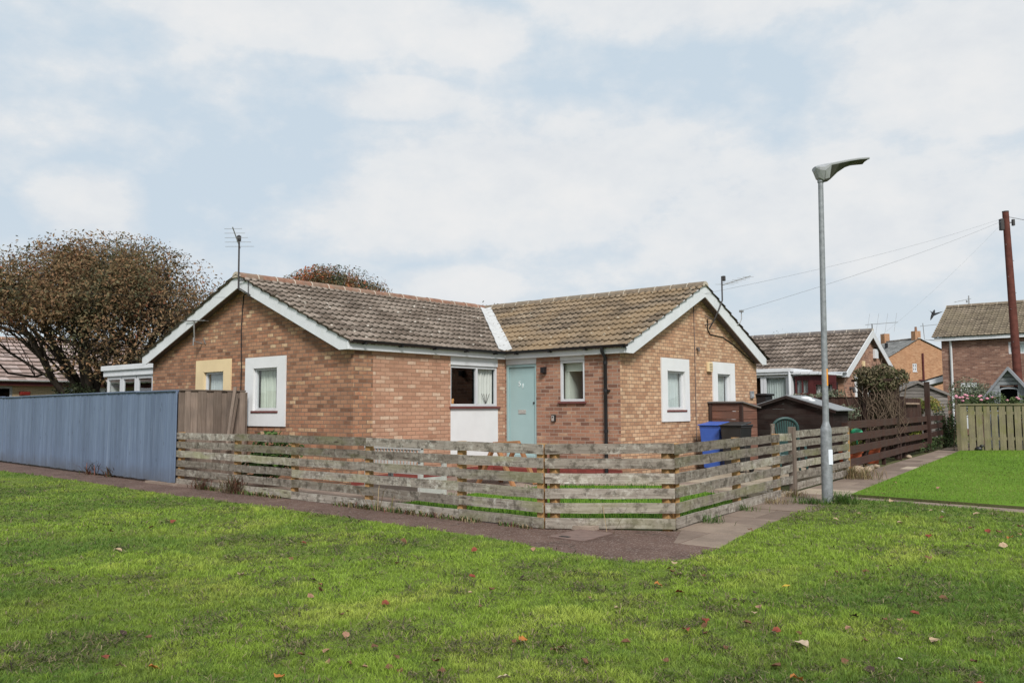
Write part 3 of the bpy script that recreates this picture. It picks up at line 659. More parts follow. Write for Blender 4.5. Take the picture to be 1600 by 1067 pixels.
# windows
surround(FA, H, -15.46, -14.06, 1.07, 2.46, opA, 'white2'); window(FA, H, *opA, kind='green', rec=.03)
surround(FA, H, -17.41, -16.01, .95, 2.48, opT, 'cream', 'cream window surround'); window(FA, H, *opT, kind='net', rec=.03, room='darkmid')
surround(FRg, H, 15.59, 16.79, 1.11, 2.46, op1, 'white2'); window(FRg, H, *op1, kind='net', rec=.04, room='darkmid')
surround(FRg, H, 17.92, 19.06, 1.11, 2.46, op2, 'white2'); window(FRg, H, *op2, kind='net', rec=.04, room='darkmid')
wl = window(FL, H, 12.33, 13.79, 1.45, 2.29, rec=.03, mull=13.15, kind='rightwide', fr=.05)
b = MB(); b.tube([FL.P(12.5, .12, 1.505), FL.P(12.5, .12, 1.56), FL.P(12.53, .12, 1.60)], [.03, .035, .02], 8); b.tube([FL.P(12.5, .12, 1.55), FL.P(12.45, .12, 1.63)], [.012, .008], 6); b.build('ornament', 'ornament', wl)
b = MB()
for s in (-.07, -.03, .02, .07): b.tube([FL.P(13.5, .1, 1.5), FL.P(13.5+s, .1, 1.62), FL.P(13.5+1.8*s, .1, 1.72)], .005, 5)
b.build('twigs', 'wood_dark', wl)
b = MB(); T = FL.T(); b.box((12.33, .0, .3), (13.79, .03, 1.403), T); b.build('white_panel', 'white2', H, .004)
b = MB(); b.box((12.33, .0, 2.295), (13.79, .05, 2.466), T); b.build('head_panel', 'white', H, .004)
T = FE.T(); b = MB(); b.box((-12.0, .0, 2.35), (-11.15, .06, 2.466), T); b.build('head_panel', 'white', H, .004)
b = MB(); b.box((-10.52, .0, 2.385), (-9.9, .05, 2.466), T); b.build('head_panel', 'white', H, .004)
window(FE, H, -10.52, -9.9, 1.54, 2.38, rec=.01, kind='blind+side', room='darkmid', fr=.05)
# door
b = MB(); b.box((-12.0, .02, .32), (-11.94, .1, 2.35), T); b.box((-11.21, .02, .32), (-11.15, .1, 2.35), T); b.box((-11.94, .02, 2.29), (-11.21, .1, 2.35), T); b.box((-12.0, -.01, .28), (-11.15, .1, .32), T)
df = b.build('door_frame', 'teal', H, .005)
b = MB(); b.box((-11.936, .055, .325), (-11.214, .1, 2.286), T); dr = b.build('door', 'teal', H, .003)
b = MB(); b.box((-11.93, .02, .36), (-11.22, .056, .43), T); b.build('weather_bar', 'teal', dr, .012)
b = MB(); b.box((-11.685, .043, 1.285), (-11.475, .056, 1.375), T); lp = b.build('letter_plate', 'silver', dr, .006)
b = MB(); b.box((-11.655, .035, 1.305), (-11.505, .044, 1.352), T); b.build('flap', 'silver', lp, .004)
b = MB(); b.tube([FE.P(-11.255, .035, 1.52), FE.P(-11.255, .056, 1.52)], .022, 12); b.build('lock', 'blackmetal', dr)
for ch, a, z in (('5', -11.685, 1.885), ('1', -11.595, 1.835)):
    cu = bpy.data.curves.new('door_number', 'FONT'); cu.body = ch; cu.size = .15; cu.extrude = .005; cu.materials.append(M['number'])
    tmp = bpy.data.objects.new('door_number', cu); COL.objects.link(tmp); dg = bpy.context.evaluated_depsgraph_get(); me = bpy.data.meshes.new_from_object(tmp.evaluated_get(dg)); bpy.data.objects.remove(tmp)
    o = bpy.data.objects.new('door_number', me); COL.objects.link(o); o.parent = dr; o.rotation_euler = (math.pi/2, 0, 0)
    o.location = Vector((a, 14.03+.05, z))-world_loc(dr)
# fascia, soffits, gutters, downpipe
b = MB(); b.box((-11.945, 9.60, 2.47), (-11.92, 13.92, 2.605)); b.build('fascia', 'white', H, .003)
b = MB(); b.box((-11.92, 13.92, 2.471), (-8.85, 13.945, 2.606)); b.build('fascia', 'white', H, .003)
b = MB(); b.box((-12.03, 9.64, 2.466), (-11.945, 14.03, 2.476)); b.box((-12.0, 13.945, 2.467), (-8.9, 14.04, 2.477)); b.build('soffit', 'white', H)
gutter(H, (-11.92, 9.64, 2.645), (-11.92, 13.86, 2.625), (1, 0, 0)); gutter(H, (-11.86, 13.92, 2.625), (-8.78, 13.92, 2.64), (0, -1, 0))
b = MB(); b.tube([(-9.36, 13.86, 2.6), (-9.36, 13.86, 2.52), (-9.36, 13.975, 2.40), (-9.36, 13.975, .14)], .036, 10)
for z in (2.3, 1.75, .95): b.tube([(-9.36, 13.975, z-.03), (-9.36, 13.975, z+.03)], .044, 10)
b.box((-9.39, 13.98, 1.735), (-9.28, 14.03, 1.765)); b.build('downpipe', 'black', H)
b = MB(); b.box((-9.55, 13.72, .03), (-9.15, 14.0, .10)); b.build('drain_gully', 'concrete', H, .01)
# barge boards
bargeboard(FA, H, -19.54, -11.905, RA, ZE+.06, ZE+.01, 2.47, ZR+.02, ZR-.24, .20)
bargeboard(FRg, H, 13.91, 20.52, RR, ZE+.01, ZE+.03, 2.47, ZR+.02, ZR-.26, .20)
# roof slopes
vx = Vector((-(RR-13.92), -(RA+11.92)*-1, 0))
VA, VB = Vector((-11.92, 13.92, 0)), Vector((RA, RR, 0)); vd = (VB-VA).normalized(); vn = Vector((-vd.y, vd.x, 0))   # valley line; vn points to ...
if vn.dot(Vector((1, 1, 0))) < 0: vn = -vn      # towards the right wing side (+x,+y)
HB = Vector((-19.54, 20.6, 0)); hd = (HB-VB).normalized(); hn = Vector((-hd.y, hd.x, 0)); 
if hn.dot(Vector((1, 1, 0))) < 0: hn = -hn
e = .05
roofA = slope('roof', (-11.92+e, 9.57, ZE-.02), (0, 1, 0), 8.6, (RA+11.92-e, 0, ZR-ZE+.02), 12, 'tile_brown', H, [(VA, vn)])
slope('roof', (-19.56, 9.57, ZE), (0, 1, 0), 11.2, (RA+19.56, 0, ZR-ZE), 12, 'tile_brown', H, [(VB, hn)], sub=6)
roofR = slope('roof', (-16, 13.92-e, ZE-.02), (1, 0, 0), 7.19, (0, RR-13.92+e, ZR-ZE+.02), 11, 'tile_gold', H, [(VA, -vn)])
slope('roof', (-20, 20.65, ZE), (1, 0, 0), 11.19, (0, RR-20.65, ZR-ZE), 11, 'tile_brown', H, [(VB, -hn)], sub=6)
ridge(roofA, (RA, 9.58, ZR+.03), (RA, RR+.05, ZR+.03), 'ridge_red', .45, .12)
ridge(roofR, (RA-.05, RR, ZR+.025), (-8.83, RR, ZR+.025), 'ridge_brown', .42, .12)
# valley flashing: a strip lying on both slopes along the valley
b = MB(); side = vn*.145; n = 14; vs = []
for i in range(n+1):
    t = i/n*.95-.015; c0 = VA.lerp(VB, t); wz = ZE+(ZR-ZE)*t
    for s in (-1, 0, 1):
        p = c0+side*s*random.uniform(.93, 1.05); vs.append((p.x, p.y, wz+.075+abs(s)*.145*.31+random.uniform(-.004, .004)))
b.add(vs, [(3*i+k, 3*i+k+1, 3*i+k+4, 3*i+k+3) for i in range(n) for k in (0, 1)]); o = b.build('valley_flashing', 'flash', roofA, recalc=False)
o.modifiers.new('thick', 'SOLIDIFY').thickness = .012
# things fixed on the walls
t = thing('wall_light', 'small black wall lamp on the brick between teal door and kitchen window', 'wall lamp', (-10.9, 14.03, 2.12))
b = MB(); b.box((-10.94, 13.985, 2.12), (-10.87, 14.03, 2.27)); b.build('back_plate', 'black', t, .004)
b = MB(); b.box((-10.95, 13.91, 2.14), (-10.86, 13.985, 2.26)); b.build('lamp_head', 'black', t, .006)
t = thing('key_safe', 'small black and silver key box on brick wall right of teal door', 'key box', (-10.68, 14.03, 1.14))
b = MB(); b.box((-10.73, 13.985, 1.13), (-10.63, 14.03, 1.27)); b.build('case', 'black', t, .008)
b = MB(); b.box((-10.715, 13.975, 1.14), (-10.65, 13.985, 1.25)); b.build('front_cover', 'silver', t, .005)
b = MB(); b.tube([(-10.682, 13.968, 1.22), (-10.682, 13.978, 1.22)], .014, 10); b.build('dial', 'black', t)
t = thing('alarm_box', 'cream rectangular alarm box high on right gable between the two white window surrounds', 'alarm box', (-9.05, 17.74, 2.22))
b = MB(); b.box((-9.05, 17.64, 2.22), (-8.98, 17.84, 2.44)); b.build('case', 'cream', t, .012)
b = MB(); 
for k in range(5): b.box((-8.984, 17.67, 2.26+k*.033), (-8.977, 17.81, 2.272+k*.033))
b.build('slots', 'taupe', t)
t = thing('meter_box', 'small grey box with cover low near right end of gable wall', 'meter box', (-9.05, 20.0, 1.65))
b = MB(); b.box((-9.05, 19.91, 1.63), (-9.0, 20.08, 1.81)); b.build('case', 'galv', t, .008)
b = MB(); b.box((-9.0, 19.93, 1.66), (-8.992, 20.06, 1.74)); b.build('cover', 'lampgrey', t)
t = thing('mail_box', 'black lidded box fixed at the end of the right gable wall', 'post box', (-9.0, 20.45, 1.4))
b = MB(); b.box((-9.04, 20.28, 1.35), (-8.78, 20.68, 1.69)); b.build('case', 'black', t, .02)
b = MB(); b.box((-9.05, 20.24, 1.69), (-8.74, 20.72, 1.75)); b.build('lid', 'black', t, .02)
t = MB(); t.tube([FA.P(-15.35, -.01, 3.88), FA.P(-15.6, -.012, 3.78), FA.P(-15.63, -.012, 3.5), FA.P(-15.66, -.012, 3.0), FA.P(-15.625, -.012, 2.2), FA.P(-15.64, -.012, 1.6), FA.P(-15.62, -.012, .9)], .011, 5)
tag(t.build('cable', 'black'), 'black cable running down the left gable wall between the two windows', 'cable')
t = MB(); t.tube([FRg.P(17.08, -.01, 3.85), FRg.P(17.09, -.012, 2.2), FRg.P(17.09, -.01, .5)], .009, 5)
tag(t.build('cable', 'soffit'), 'thin straight dark cable running down right gable beside the white surround', 'cable')
t = MB(); t.tube([FRg.P(17.72, -.03, 3.45), FRg.P(17.72, -.012, 3.2), FRg.P(17.85, -.012, 3.09), FRg.P(18.5, -.012, 3.06), FRg.P(19.0, -.012, 2.93), FRg.P(20.2, -.012, 2.5)], .012, 5)
tag(t.build('cable', 'black'), 'loose dark cable sagging from aerial bracket along the right gable verge', 'cable')
# old pipe stub on right gable
t = MB(); t.tube([FRg.P(17.2, -.001, 2.73), FRg.P(17.2, -.05, 2.73), FRg.P(17.2, -.06, 2.66)], .03, 8); tag(t.build('vent_pipe', 'taupe'), 'short dark overflow pipe poking from right gable brick beside the cable', 'pipe')

def aerial(label, mast, head, boom, ne, elen, mat='blackmetal', el='alu', r=.018, ev=None, bracket=None, tip=.5, group=None):
    t = thing('tv_aerial', label, 'aerial', mast[0], group)
    b = MB(); b.tube(mast, r, 8)
    for br in (bracket or []): b.tube(br, .012, 6)
    b.build('mast', mat, t)
    b = MB(); p0, p1 = Vector(boom[0]), Vector(boom[1]); b.tube([p0, p1], .011, 6); d = (p1-p0).normalized(); e = Vector(ev) if ev else d.cross(UP).normalized()
    for i in range(ne):
        q = p0.lerp(p1, .08+.84*i/max(1, ne-1)); l = elen*(1-tip*i/ne); b.tube([q-e*l, q+e*l], .0045, 5)
    b.build('antenna', el, t)
    if head:
        b = MB(); b.box(tuple(Vector(head)-Vector((.035, .035, .06))), tuple(Vector(head)+Vector((.035, .035, .06)))); b.build('clamp_box', mat, t, .01)
    return t
aerial('tall mast aerial standing at peak of the left gable', [(-15.42, 9.57, 3.88), (-15.43, 9.57, 4.9), (-15.44, 9.57, 5.0)], (-15.44, 9.57, 4.93), ((-15.47, 9.62, 4.74), (-15.33, 9.35, 5.12)), 5, .30, ev=(RT.x, RT.y, 0), bracket=[[(-15.42, 9.57, 4.05), (-15.1, 9.59, 4.03), (-15.1, 9.6, 3.7)], [(-15.42, 9.57, 3.9), (-15.05, 9.62, 3.72)]])
aerial('short bracket aerial fixed low on left gable brick under the verge', [(-17.2, 9.80, 2.86), (-17.2, 9.62, 2.9), (-17.2, 9.6, 3.36)], None, ((-17.52, 9.58, 3.36), (-16.75, 9.6, 3.32)), 4, .16, 'alu', bracket=[[(-17.2, 9.6, 2.8), (-17.2, 9.6, 2.98)], [(-17.05, 9.8, 2.84), (-17.05, 9.75, 2.96)]], tip=.2)
aerial('aerial on bent dark pole near the top of the right gable', [(-8.98, 17.69, 3.2), (-8.82, 17.69, 3.45), (-8.76, 17.74, 3.62), (-8.74, 17.9, 3.86), (-8.74, 17.9, 4.42)], (-8.74, 18.0, 4.38), ((-8.74, 17.94, 4.22), (-8.45, 18.8, 4.5)), 6, .22, ev=(RT.x, RT.y, 0), bracket=[[(-9.04, 17.62, 3.5), (-8.9, 17.7, 3.42)], [(-9.04, 17.62, 3.3), (-8.9, 17.7, 3.32)]])
t = MB(); t.tube([(-8.86, 18.85, 3.36), (-8.8, 18.92, 3.42), (-8.78, 18.98, 3.52), (-8.78, 18.98, 3.7)], .012, 6); t.box((-8.82, 18.94, 3.68), (-8.74, 19.02, 3.73)); tag(t.build('cable_hook', 'alu'), 'small bent cable hook standing on the right gable bargeboard', 'hook')

# ------------------------------------------------------------------ white lean-to conservatory left of the gable
Fc = Face('y', 10.9)
C = thing('white_conservatory', 'white flat-roofed conservatory with three small panes peeping over the blue fence', 'conservatory', (-21.8, 10.9, 0))
b = MB(); T = Fc.T(); b.box((-24.3, -.05, 2.34), (-19.42, 2.5, 2.50), T); b.box((-24.36, -.10, 2.5), (-19.42, 2.55, 2.64), T); b.build('roof', 'white', C, .01)
b = MB(); b.box((-24.15, .0, 0), (-19.42, .05, 1.72), T); b.box((-24.15, .05, 0), (-24.1, 2.4, 2.34), T); b.build('wall', 'white2', C)
for a0, a1 in ((-24.15, -23.3), (-23.26, -22.45), (-22.41, -21.5), (-21.46, -20.5)):
    window(Fc, C, a0, a1, 1.72, 2.335, rec=.0, kind='none', sill=False, fr=.085, room='pale_room', glass='glass_pale')

# ------------------------------------------------------------------ neighbouring bungalow to the right
N = thing('neighbour_bungalow', 'tan brick bungalow with grey-brown tiled roof and porches beyond the dark shed', 'house', (-12.8, 29.3, 0))
FG2, FF2 = Face('x', -9.95), Face('y', 29.42)
opn = (30.72, 31.9, .9, 2.32)
build_wall(wall(FG2, 29.42, 35.0, 0, 2.5, [opn], [(29.42, 2.5), (35.0, 2.5), (32.2, 4.1)], parts=[(29.42, 35.0, 'brick_mid')]), N)
build_wall(wall(FF2, -19, -9.95, 0, 2.5, parts=[(-19, -9.95, 'brick_light')]), N)
surround(FG2, N, 30.5, 32.1, .75, 2.55, opn, 'white2'); window(FG2, N, *opn, kind='right', rec=.03)
slope('roof', (-19, 29.25, 2.56), (1, 0, 0), 9.2, (0, 32.2-29.25, 4.2-2.56), 10, 'tile_grey', N, sub=6, amp=.035)
rf = slope('roof', (-19, 35.2, 2.56), (1, 0, 0), 9.2, (0, 32.2-35.2, 4.2-2.56), 10, 'tile_grey', N, sub=4, amp=.035)
ridge(rf, (-19, 32.2, 4.22), (-9.78, 32.2, 4.22), 'ridge_grey', .45, .12)
bargeboard(FG2, N, 29.22, 35.22, 32.2, 2.58, 2.58, 2.42, 4.22, 3.94, .18)
b = MB(); b.box((-12, 29.22, 2.42), (-9.8, 29.25, 2.57)); b.build('fascia', 'white', N); gutter(N, (-12, 29.22, 2.6), (-9.75, 29.22, 2.6), (0, -1, 0), 'white')
b = MB(); b.tube([(-10.3, 29.15, 2.55), (-10.3, 29.33, 2.4), (-10.3, 29.33, .1)], .04, 8); b.build('downpipe', 'white', N)
b = MB(); b.box((-9.95, 32.65, 3.2), (-9.85, 33.0, 3.55)); b.build('flue_box', 'white', N, .01)
b = MB(); b.box((-9.95, 31.35, 2.86), (-9.87, 31.5, 3.05)); b.build('alarm_box', 'cream', N, .01)
b = MB(); b.tube([(-9.95, 30.0, 2.05), (-9.82, 30.0, 2.05), (-9.8, 30.0, 1.9)], .06, 8); b.build('wall_lamp', 'blackmetal', N)
# white porch
Fp = Face('y', 27.6)
P1 = thing('white_porch', 'white framed porch with tall glazed panels and pale curtains against the neighbour wall', 'porch', (-11.7, 27.6, 0))
T = Fp.T(); b = MB(); b.box((-13.6, -.1, 2.5), (-11.05, 1.85, 2.58), T); b.box((-13.6, -.14, 2.58), (-11.0, 1.8, 2.70), T); b.build('roof', 'white', P1, .01)
window(Fp, P1, -12.9, -12.05, .1, 2.5, rec=0, kind='none', sill=False, fr=.09, glass='glass_pale', room='darkmid')
window(Fp, P1, -12.04, -11.15, .1, 2.5, rec=0, kind='net', sill=False, fr=.1, glass='glass_pale', room='darkmid')
b = MB(); b.tube([(-11.08, 27.5, 2.6), (-11.08, 27.52, .1)], .045, 8); b.box((-11.16, 27.6, .1), (-11.1, 29.4, 2.5)); b.build('corner_post', 'white', P1)
# maroon porch
P2 = thing('maroon_porch', 'dark maroon timber porch with small square panes under white guttering', 'porch', (-10.4, 27.8, 0))
Fq = Face('y', 27.85); T = Fq.T()
window(Fq, P2, -11.03, -10.55, .9, 2.35, rec=0, kind='net', sill=False, fr=.05, frame='maroon', dep=.3, bars=[('v', -10.79), ('h', 1.85), ('h', 1.4)], room='darkmid', glass='glass_pale')
window(Fq, P2, -10.4, -9.74, .9, 2.2, rec=0, kind='left+right', sill=False, fr=.055, frame='maroon', dep=.3, bars=[('v', -10.05)], room='dark')
b = MB(); b.box((-11.05, 0, 0), (-9.68, .06, .9), T); b.box((-10.55, -.02, .9), (-10.4, .06, 2.35), T); b.box((-10.4, -.01, 2.2), (-9.68, .06, 2.35), T); b.box((-11.05, -.01, 2.35), (-9.68, .06, 2.45), T); b.box((-9.74, -.005, .9), (-9.68, .06, 2.2), T); b.build('frame', 'maroon', P2)
b = MB(); b.box((-11.08, 27.75, 2.46), (-9.9, 29.4, 2.52)); 
for k in range(4): b.box((-11.08+k*.3, 27.68, 2.5-k*.012), (-10.8+k*.3, 27.78, 2.60-k*.012))
b.build('roof', 'white', P2, .01)
aerial('horizontal aerial with long bars at the neighbour bungalow roof peak', [(-9.8, 32.2, 4.2), (-9.8, 32.2, 4.45)], None, ((-10.0, 32.1, 4.42), (-9.2, 33.3, 4.55)), 4, .42, ev=(.1, .25, 1), tip=.2)

# ------------------------------------------------------------------ two-storey brick house, right background
D2 = thing('two_storey_house', 'two-storey plum brick house with mossy tiled roof behind the telegraph pole', 'house', (-5, 50, 0))
Fd = Face('y', 47.0)
opd = [(-7.96, -6.2, 3.94, 4.53), (-10.15, -9.4, 0.3, 2.6)]
build_wall(wall(Fd, -10.94, 6, 0, 4.86, opd, parts=[(-10.94, 6, 'brick_purple')]), D2)
b = MB(); b.face([(-10.94, 47, 0), (-10.94, 53, 0), (-10.94, 53, 4.86), (-10.94, 50, 6.6), (-10.94, 47, 4.86)], [(0, 0), (6, 0), (6, 4.86), (3, 6.6), (0, 4.86)]); b.build('wall', 'brick_purple', D2, recalc=False)
window(Fd, D2, *opd[0], rec=.03, mull=-7.1, kind='net', sill=False, fr=.08, room='darkmid')
b = MB(); T = Fd.T(); b.box((-10.15, .02, .3), (-9.4, .08, 2.6), T); b.build('door', 'white', D2, .01)
b = MB(); b.box((-11.2, 46.72, 4.72), (6, 46.76, 4.9)); b.build('fascia', 'white', D2)
b = MB(); b.tube([(-10.5, 46.8, 4.8), (-10.5, 46.95, 4.6), (-10.5, 46.95, .1)], .06, 8); b.build('downpipe', 'white', D2)
r2 = slope('roof', (-11.3, 46.65, 4.9), (1, 0, 0), 18, (0, 3.35, 1.85), 15, 'tile_moss', D2, sub=4, roll=.3, amp=.03)
slope('roof', (-11.3, 53.35, 4.9), (1, 0, 0), 18, (0, -3.35, 1.85), 15, 'tile_moss', D2, sub=4, roll=.3, amp=.03)
ridge(r2, (-11.3, 50, 6.78), (5.7, 50, 6.78), 'ridge_brown', .6, .13)
aerial('pale cluster of aerial bars on two-storey roof ridge', [(-10.2, 50, 6.7), (-10.2, 50, 7.3)], (-10.3, 50, 7.0), ((-10.9, 49.9, 7.0), (-10.1, 50.1, 7.15)), 5, .28, 'alu', r=.03)
aerial('thin forked aerial bracket sticking out below the verge of the mossy roof', [(-10.95, 47.1, 4.75), (-11.7, 46.9, 4.85), (-11.75, 46.9, 5.7)], None, ((-11.9, 46.9, 5.55), (-11.1, 47.0, 5.6)), 3, .15, 'alu')
# lean-to garage with white verge beside it
G = thing('lean_to_garage', 'low lean-to with dark roof and white verge against the plum brick house', 'garage', (-12, 47.5, 0))
b = MB(); b.box((-13.6, 47.6, 0), (-10.96, 51, 2.1)); b.build('wall', 'wood_grey', G)
b = MB(); b.prism([(-13.9, 47.5, 2.2), (-10.95, 47.5, 3.08), (-10.95, 47.5, 3.0), (-13.9, 47.5, 2.1)], (0, 4, 0)); b.build('roof', 'black', G)
b = MB(); b.prism([(-13.9, 47.44, 2.1), (-10.95, 47.44, 3.0), (-10.95, 47.44, 2.72), (-13.5, 47.44, 2.1)], (0, .05, 0)); b.build('bargeboard', 'white', G)

# ------------------------------------------------------------------ orange brick house far behind
OX, OY = -22.0, 86.06
O = thing('orange_brick_house', 'orange brick house gable with chimney and slate roof between the neighbours', 'house', (OX, OY, 0))
Fo = Face('y', OY)
opo = (OX-.78, OX-.3, 4.72, 5.5)
build_wall(wall(Fo, OX-4.1, OX+5.3, 0, 5.7, [opo], [(OX-4.1, 5.7), (OX+5.3, 5.7), (OX, 7.8)], parts=[(OX-4.1, OX+5.3, 'brick_orange')]), O)
window(Fo, O, *opo, rec=.03, kind='none', sill=True, sillmat='white', fr=.11, bars=[('v', OX-.54), ('h', 5.1)])
ro = slope('roof', (OX-4.3, OY-.15, 5.62), (0, 1, 0), 5.2, (4.3, 0, 2.26), 16, 'slate', O, sub=2, amp=.004, roll=.3, lip=.015)
slope('roof', (OX+5.5, OY-.15, 5.62), (0, 1, 0), 5.2, (-5.5, 0, 2.26), 16, 'slate', O, sub=2, amp=.004, roll=.3, lip=.015)
ridge(ro, (OX, OY-.15, 7.9), (OX, OY+5.05, 7.9), 'ridge_grey', .5, .13)
b = MB(); b.box((OX-.36, OY-.02, 7.3), (OX+.25, OY+.55, 8.58)); ch = b.build('chimney', 'brick_orange', O); b = MB(); b.tube([(OX-.05, OY+.25, 8.58), (OX-.05, OY+.25, 9.0)], [.12, .1], 10); b.build('chimney_pot', 'ridge_red', ch)
b = MB(); b.box((OX-.3, OY+4.4, 7.3), (OX+.3, OY+5.0, 8.7)); b.build('chimney', 'brick_orange', O)
b = MB(); b.tube([(OX+.33, OY-.08, 3.8), (OX+.33, OY-.08, 6.45)], .09, 8); b.tube([(OX+.33, OY-.08, 3.9), (OX-.2, OY-.08, 3.9)], .07, 8); b.build('soil_pipe', 'maroon', O)
b = MB(); b.box((OX-1.6, OY+2.6, 6.95), (OX-1.35, OY+2.75, 7.6)); b.build('roof_vent', 'black', O)
b = MB(); b.face([(OX-4.1, OY, 0), (OX-4.1, OY+5, 0), (OX-4.1, OY+5, 5.7), (OX-4.1, OY, 5.7)], [(0, 0), (5, 0), (5, 5.7), (0, 5.7)]); b.build('wall', 'brick_orange', O, recalc=False)
O.rotation_euler.z = math.radians(54.3)

# ------------------------------------------------------------------ bungalow far left
B = thing('far_bungalow', 'cream brick bungalow with plain tiled roof beyond the blue fence and the tree', 'house', (-38, 14, 0))
Fb = Face('x', -36.4)
opb = [(9.0, 12.77, .9, 2.36), (14.42, 15.3, 1.2, 2.36), (15.36, 17.0, 1.2, 2.36)]
build_wall(wall(Fb, 4, 19.5, 0, 2.55, opb, parts=[(4, 19.5, 'brick_cream')]), B)
for o_, k in zip(opb, ('none', 'net', 'green')): window(Fb, B, *o_, rec=.03, kind=k, sill=False, fr=.09)
rb = slope('roof', (-36.0, 3.6, 2.52), (0, 1, 0), 16.3, (-3.5, 0, 1.9), 11, 'tile_wet', B, sub=2, roll=.3, amp=.008, lip=.05)
slope('roof', (-43, 3.6, 2.52), (0, 1, 0), 16.3, (3.5, 0, 1.9), 11, 'tile_wet', B, sub=2, roll=.3, amp=.008, lip=.05)
ridge(rb, (-39.5, 3.6, 4.46), (-39.5, 19.9, 4.46), 'ridge_red', .5, .12)
b = MB(); b.box((-36.1, 3.6, 2.38), (-36.06, 19.9, 2.56)); b.build('fascia', 'maroon', B); gutter(B, (-36.06, 3.6, 2.6), (-36.06, 19.9, 2.6), (1, 0, 0), 'white', .07, False)
b = MB(); b.face([(-36.4, 19.5, 0), (-42.6, 19.5, 0), (-42.6, 19.5, 2.55), (-39.5, 19.5, 4.3), (-36.4, 19.5, 2.55)], [(0, 0), (6, 0), (6, 2.55), (3, 4.3), (0, 2.55)]); b.build('wall', 'brick_cream', B, recalc=False)
b = MB(); b.prism([(-36.4, 13.0, 2.02), (-36.18, 13.0, 2.02), (-36.14, 13.0, 2.15), (-36.4, 13.0, 2.15)], (0, .32, 0)); b.build('wall_planter', 'red', B)

# ------------------------------------------------------------------ fences
def seg(p, q, t): return (lerp(p[0], q[0], t), lerp(p[1], q[1], t))
def rail_run(par, p, q, cuts, rows, h=.118, th=.022, off=-.012, mat='wood_rail', skip=(), drop=0, sag=.01):
    """rows: z centres; cuts: list of t lists per row"""
    for i, z in enumerate(rows):
        cs = cuts[i % len(cuts)]
        for a, c in zip(cs[:-1], cs[1:]):
            A, Bq = seg(p, q, a), seg(p, q, c); z0, z1 = z+random.uniform(-sag, sag), z+random.uniform(-sag, sag)
            d = (Vector(Bq)-Vector(A)).normalized(); nrm = Vector((d.y, -d.x))*(-off)
            g = .003
            b = MB(); L = (Vector(Bq)-Vector(A)).length; n = max(2, int(L/.25)); T0 = Vector((A[0]+d.x*g+nrm.x, A[1]+d.y*g+nrm.y, z0)); T1 = Vector((Bq[0]-d.x*g+nrm.x, Bq[1]-d.y*g+nrm.y, z1))
            # slightly uneven sawn edge
            ox, oy = random.random()*50, random.random()*50; vs = []; ph = random.random()*6
            sd = Vector((d.y, -d.x, 0))
            for k in range(n+1):
                m = T0.lerp(T1, k/n); w = .003*math.sin(k*1.7+ph)+random.uniform(-.0015, .0015); bw = .004*math.sin(k*.9+ph*2)
                for s_, zz in ((.5, -h/2+w), (.5, h/2+w*.6), (-.5, h/2+w*.6), (-.5, -h/2+w)): vs.append(m+sd*(s_*th+bw)+UP*zz)
            fs = []; uvs = []
            for k in range(n):
                u0, u1 = ox+L*k/n, ox+L*(k+1)/n
                for s_, (v0, v1) in enumerate(((0, h), (h, h+th), (h+th, 2*h+th), (2*h+th, 2*h+2*th))):
                    fs.append((4*k+s_, 4*k+(s_+1) % 4, 4*k+4+(s_+1) % 4, 4*k+4+s_)); uvs.append([(u0, oy+v0), (u0, oy+v1), (u1, oy+v1), (u1, oy+v0)])
            fs += [(0, 1, 2, 3), (4*n+3, 4*n+2, 4*n+1, 4*n)]; uvs += [[(ox, oy), (ox, oy+.1), (ox+.02, oy+.1), (ox+.02, oy)]]*2
            b.add(vs, fs, uvs); b.build('rail', mat, par)
def post(par, x, y, h, w=.09, mat='wood_post', name='post', z0=-.05):
    b = MB(); b.box((x-w/2, y-w/2, z0), (x+w/2, y+w/2, h)); return b.build(name, mat, par, .005)
ROWS = [.925, .755, .58, .405, .235, .062]
A_, B_, C_, G_ = (-15.17, 8.2), (-6.19, 7.92), (-4.97, 8.84), (-5.5, 13.62)
F1 = thing('rail_fence', 'long weathered grey rail fence with orange posts in front of the left gable', 'fence', (-10.7, 8.1, 0))
tp = [.009, .232, .424, .632, .843, .993]
rail_run(F1, A_, B_, [[0, tp[1], tp[3], 1], [0, tp[1], tp[3], tp[4], 1], [0, tp[2], tp[4], 1], [0, tp[1], tp[2], tp[4], 1], [0, tp[2], tp[4], 1], [0, tp[1], tp[2], tp[4], 1]], ROWS)
for t_ in tp: x, y = seg(A_, B_, t_); post(F1, x, y+.045, .985)
F2 = thing('rail_fence', 'short weathered rail fence panel facing across the brown tarmac corner', 'fence', (-5.58, 8.38, 0))
rail_run(F2, (B_[0]+.01, B_[1]+.005), C_, [[0, 1]], ROWS, sag=.004)
for t_ in (.08, .94): x, y = seg(B_, C_, t_); post(F2, x-.03, y+.05, .985)
F3 = thing('rail_fence', 'weathered rail fence with mossy boards along slabs in front of the blue bin', 'fence', (-5.2, 11.2, 0))
rail_run(F3, C_, G_, [[0, .47, .86, 1], [0, .86, 1], [0, .47, .86, 1], [0, .86, 1], [0, .86, 1], [0, .86]], ROWS, off=-.012)
for t_ in (.02, .47, .86): x, y = seg(C_, G_, t_); post(F3, x-.05, y, .985)
post(F3, G_[0]+.0, G_[1]+.06, 1.08, .1, 'wood_panel')
G1 = thing('rail_gate', 'weathered horizontal rail gate directly behind the grey lamp post', 'gate', (-5.65, 15.6, 0))
rail_run(G1, (-5.53, 13.74), (-5.86, 17.5), [[0, 1]], [z+.035 for z in ROWS], off=-.0)
for t_ in (.03, .97): x, y = seg((-5.53, 13.74), (-5.86, 17.5), t_); post(G1, x-.04, y, 1.0, .07, 'wood_rail', 'stile', .04)
post(G1, -5.93, 17.58, .98, .09)
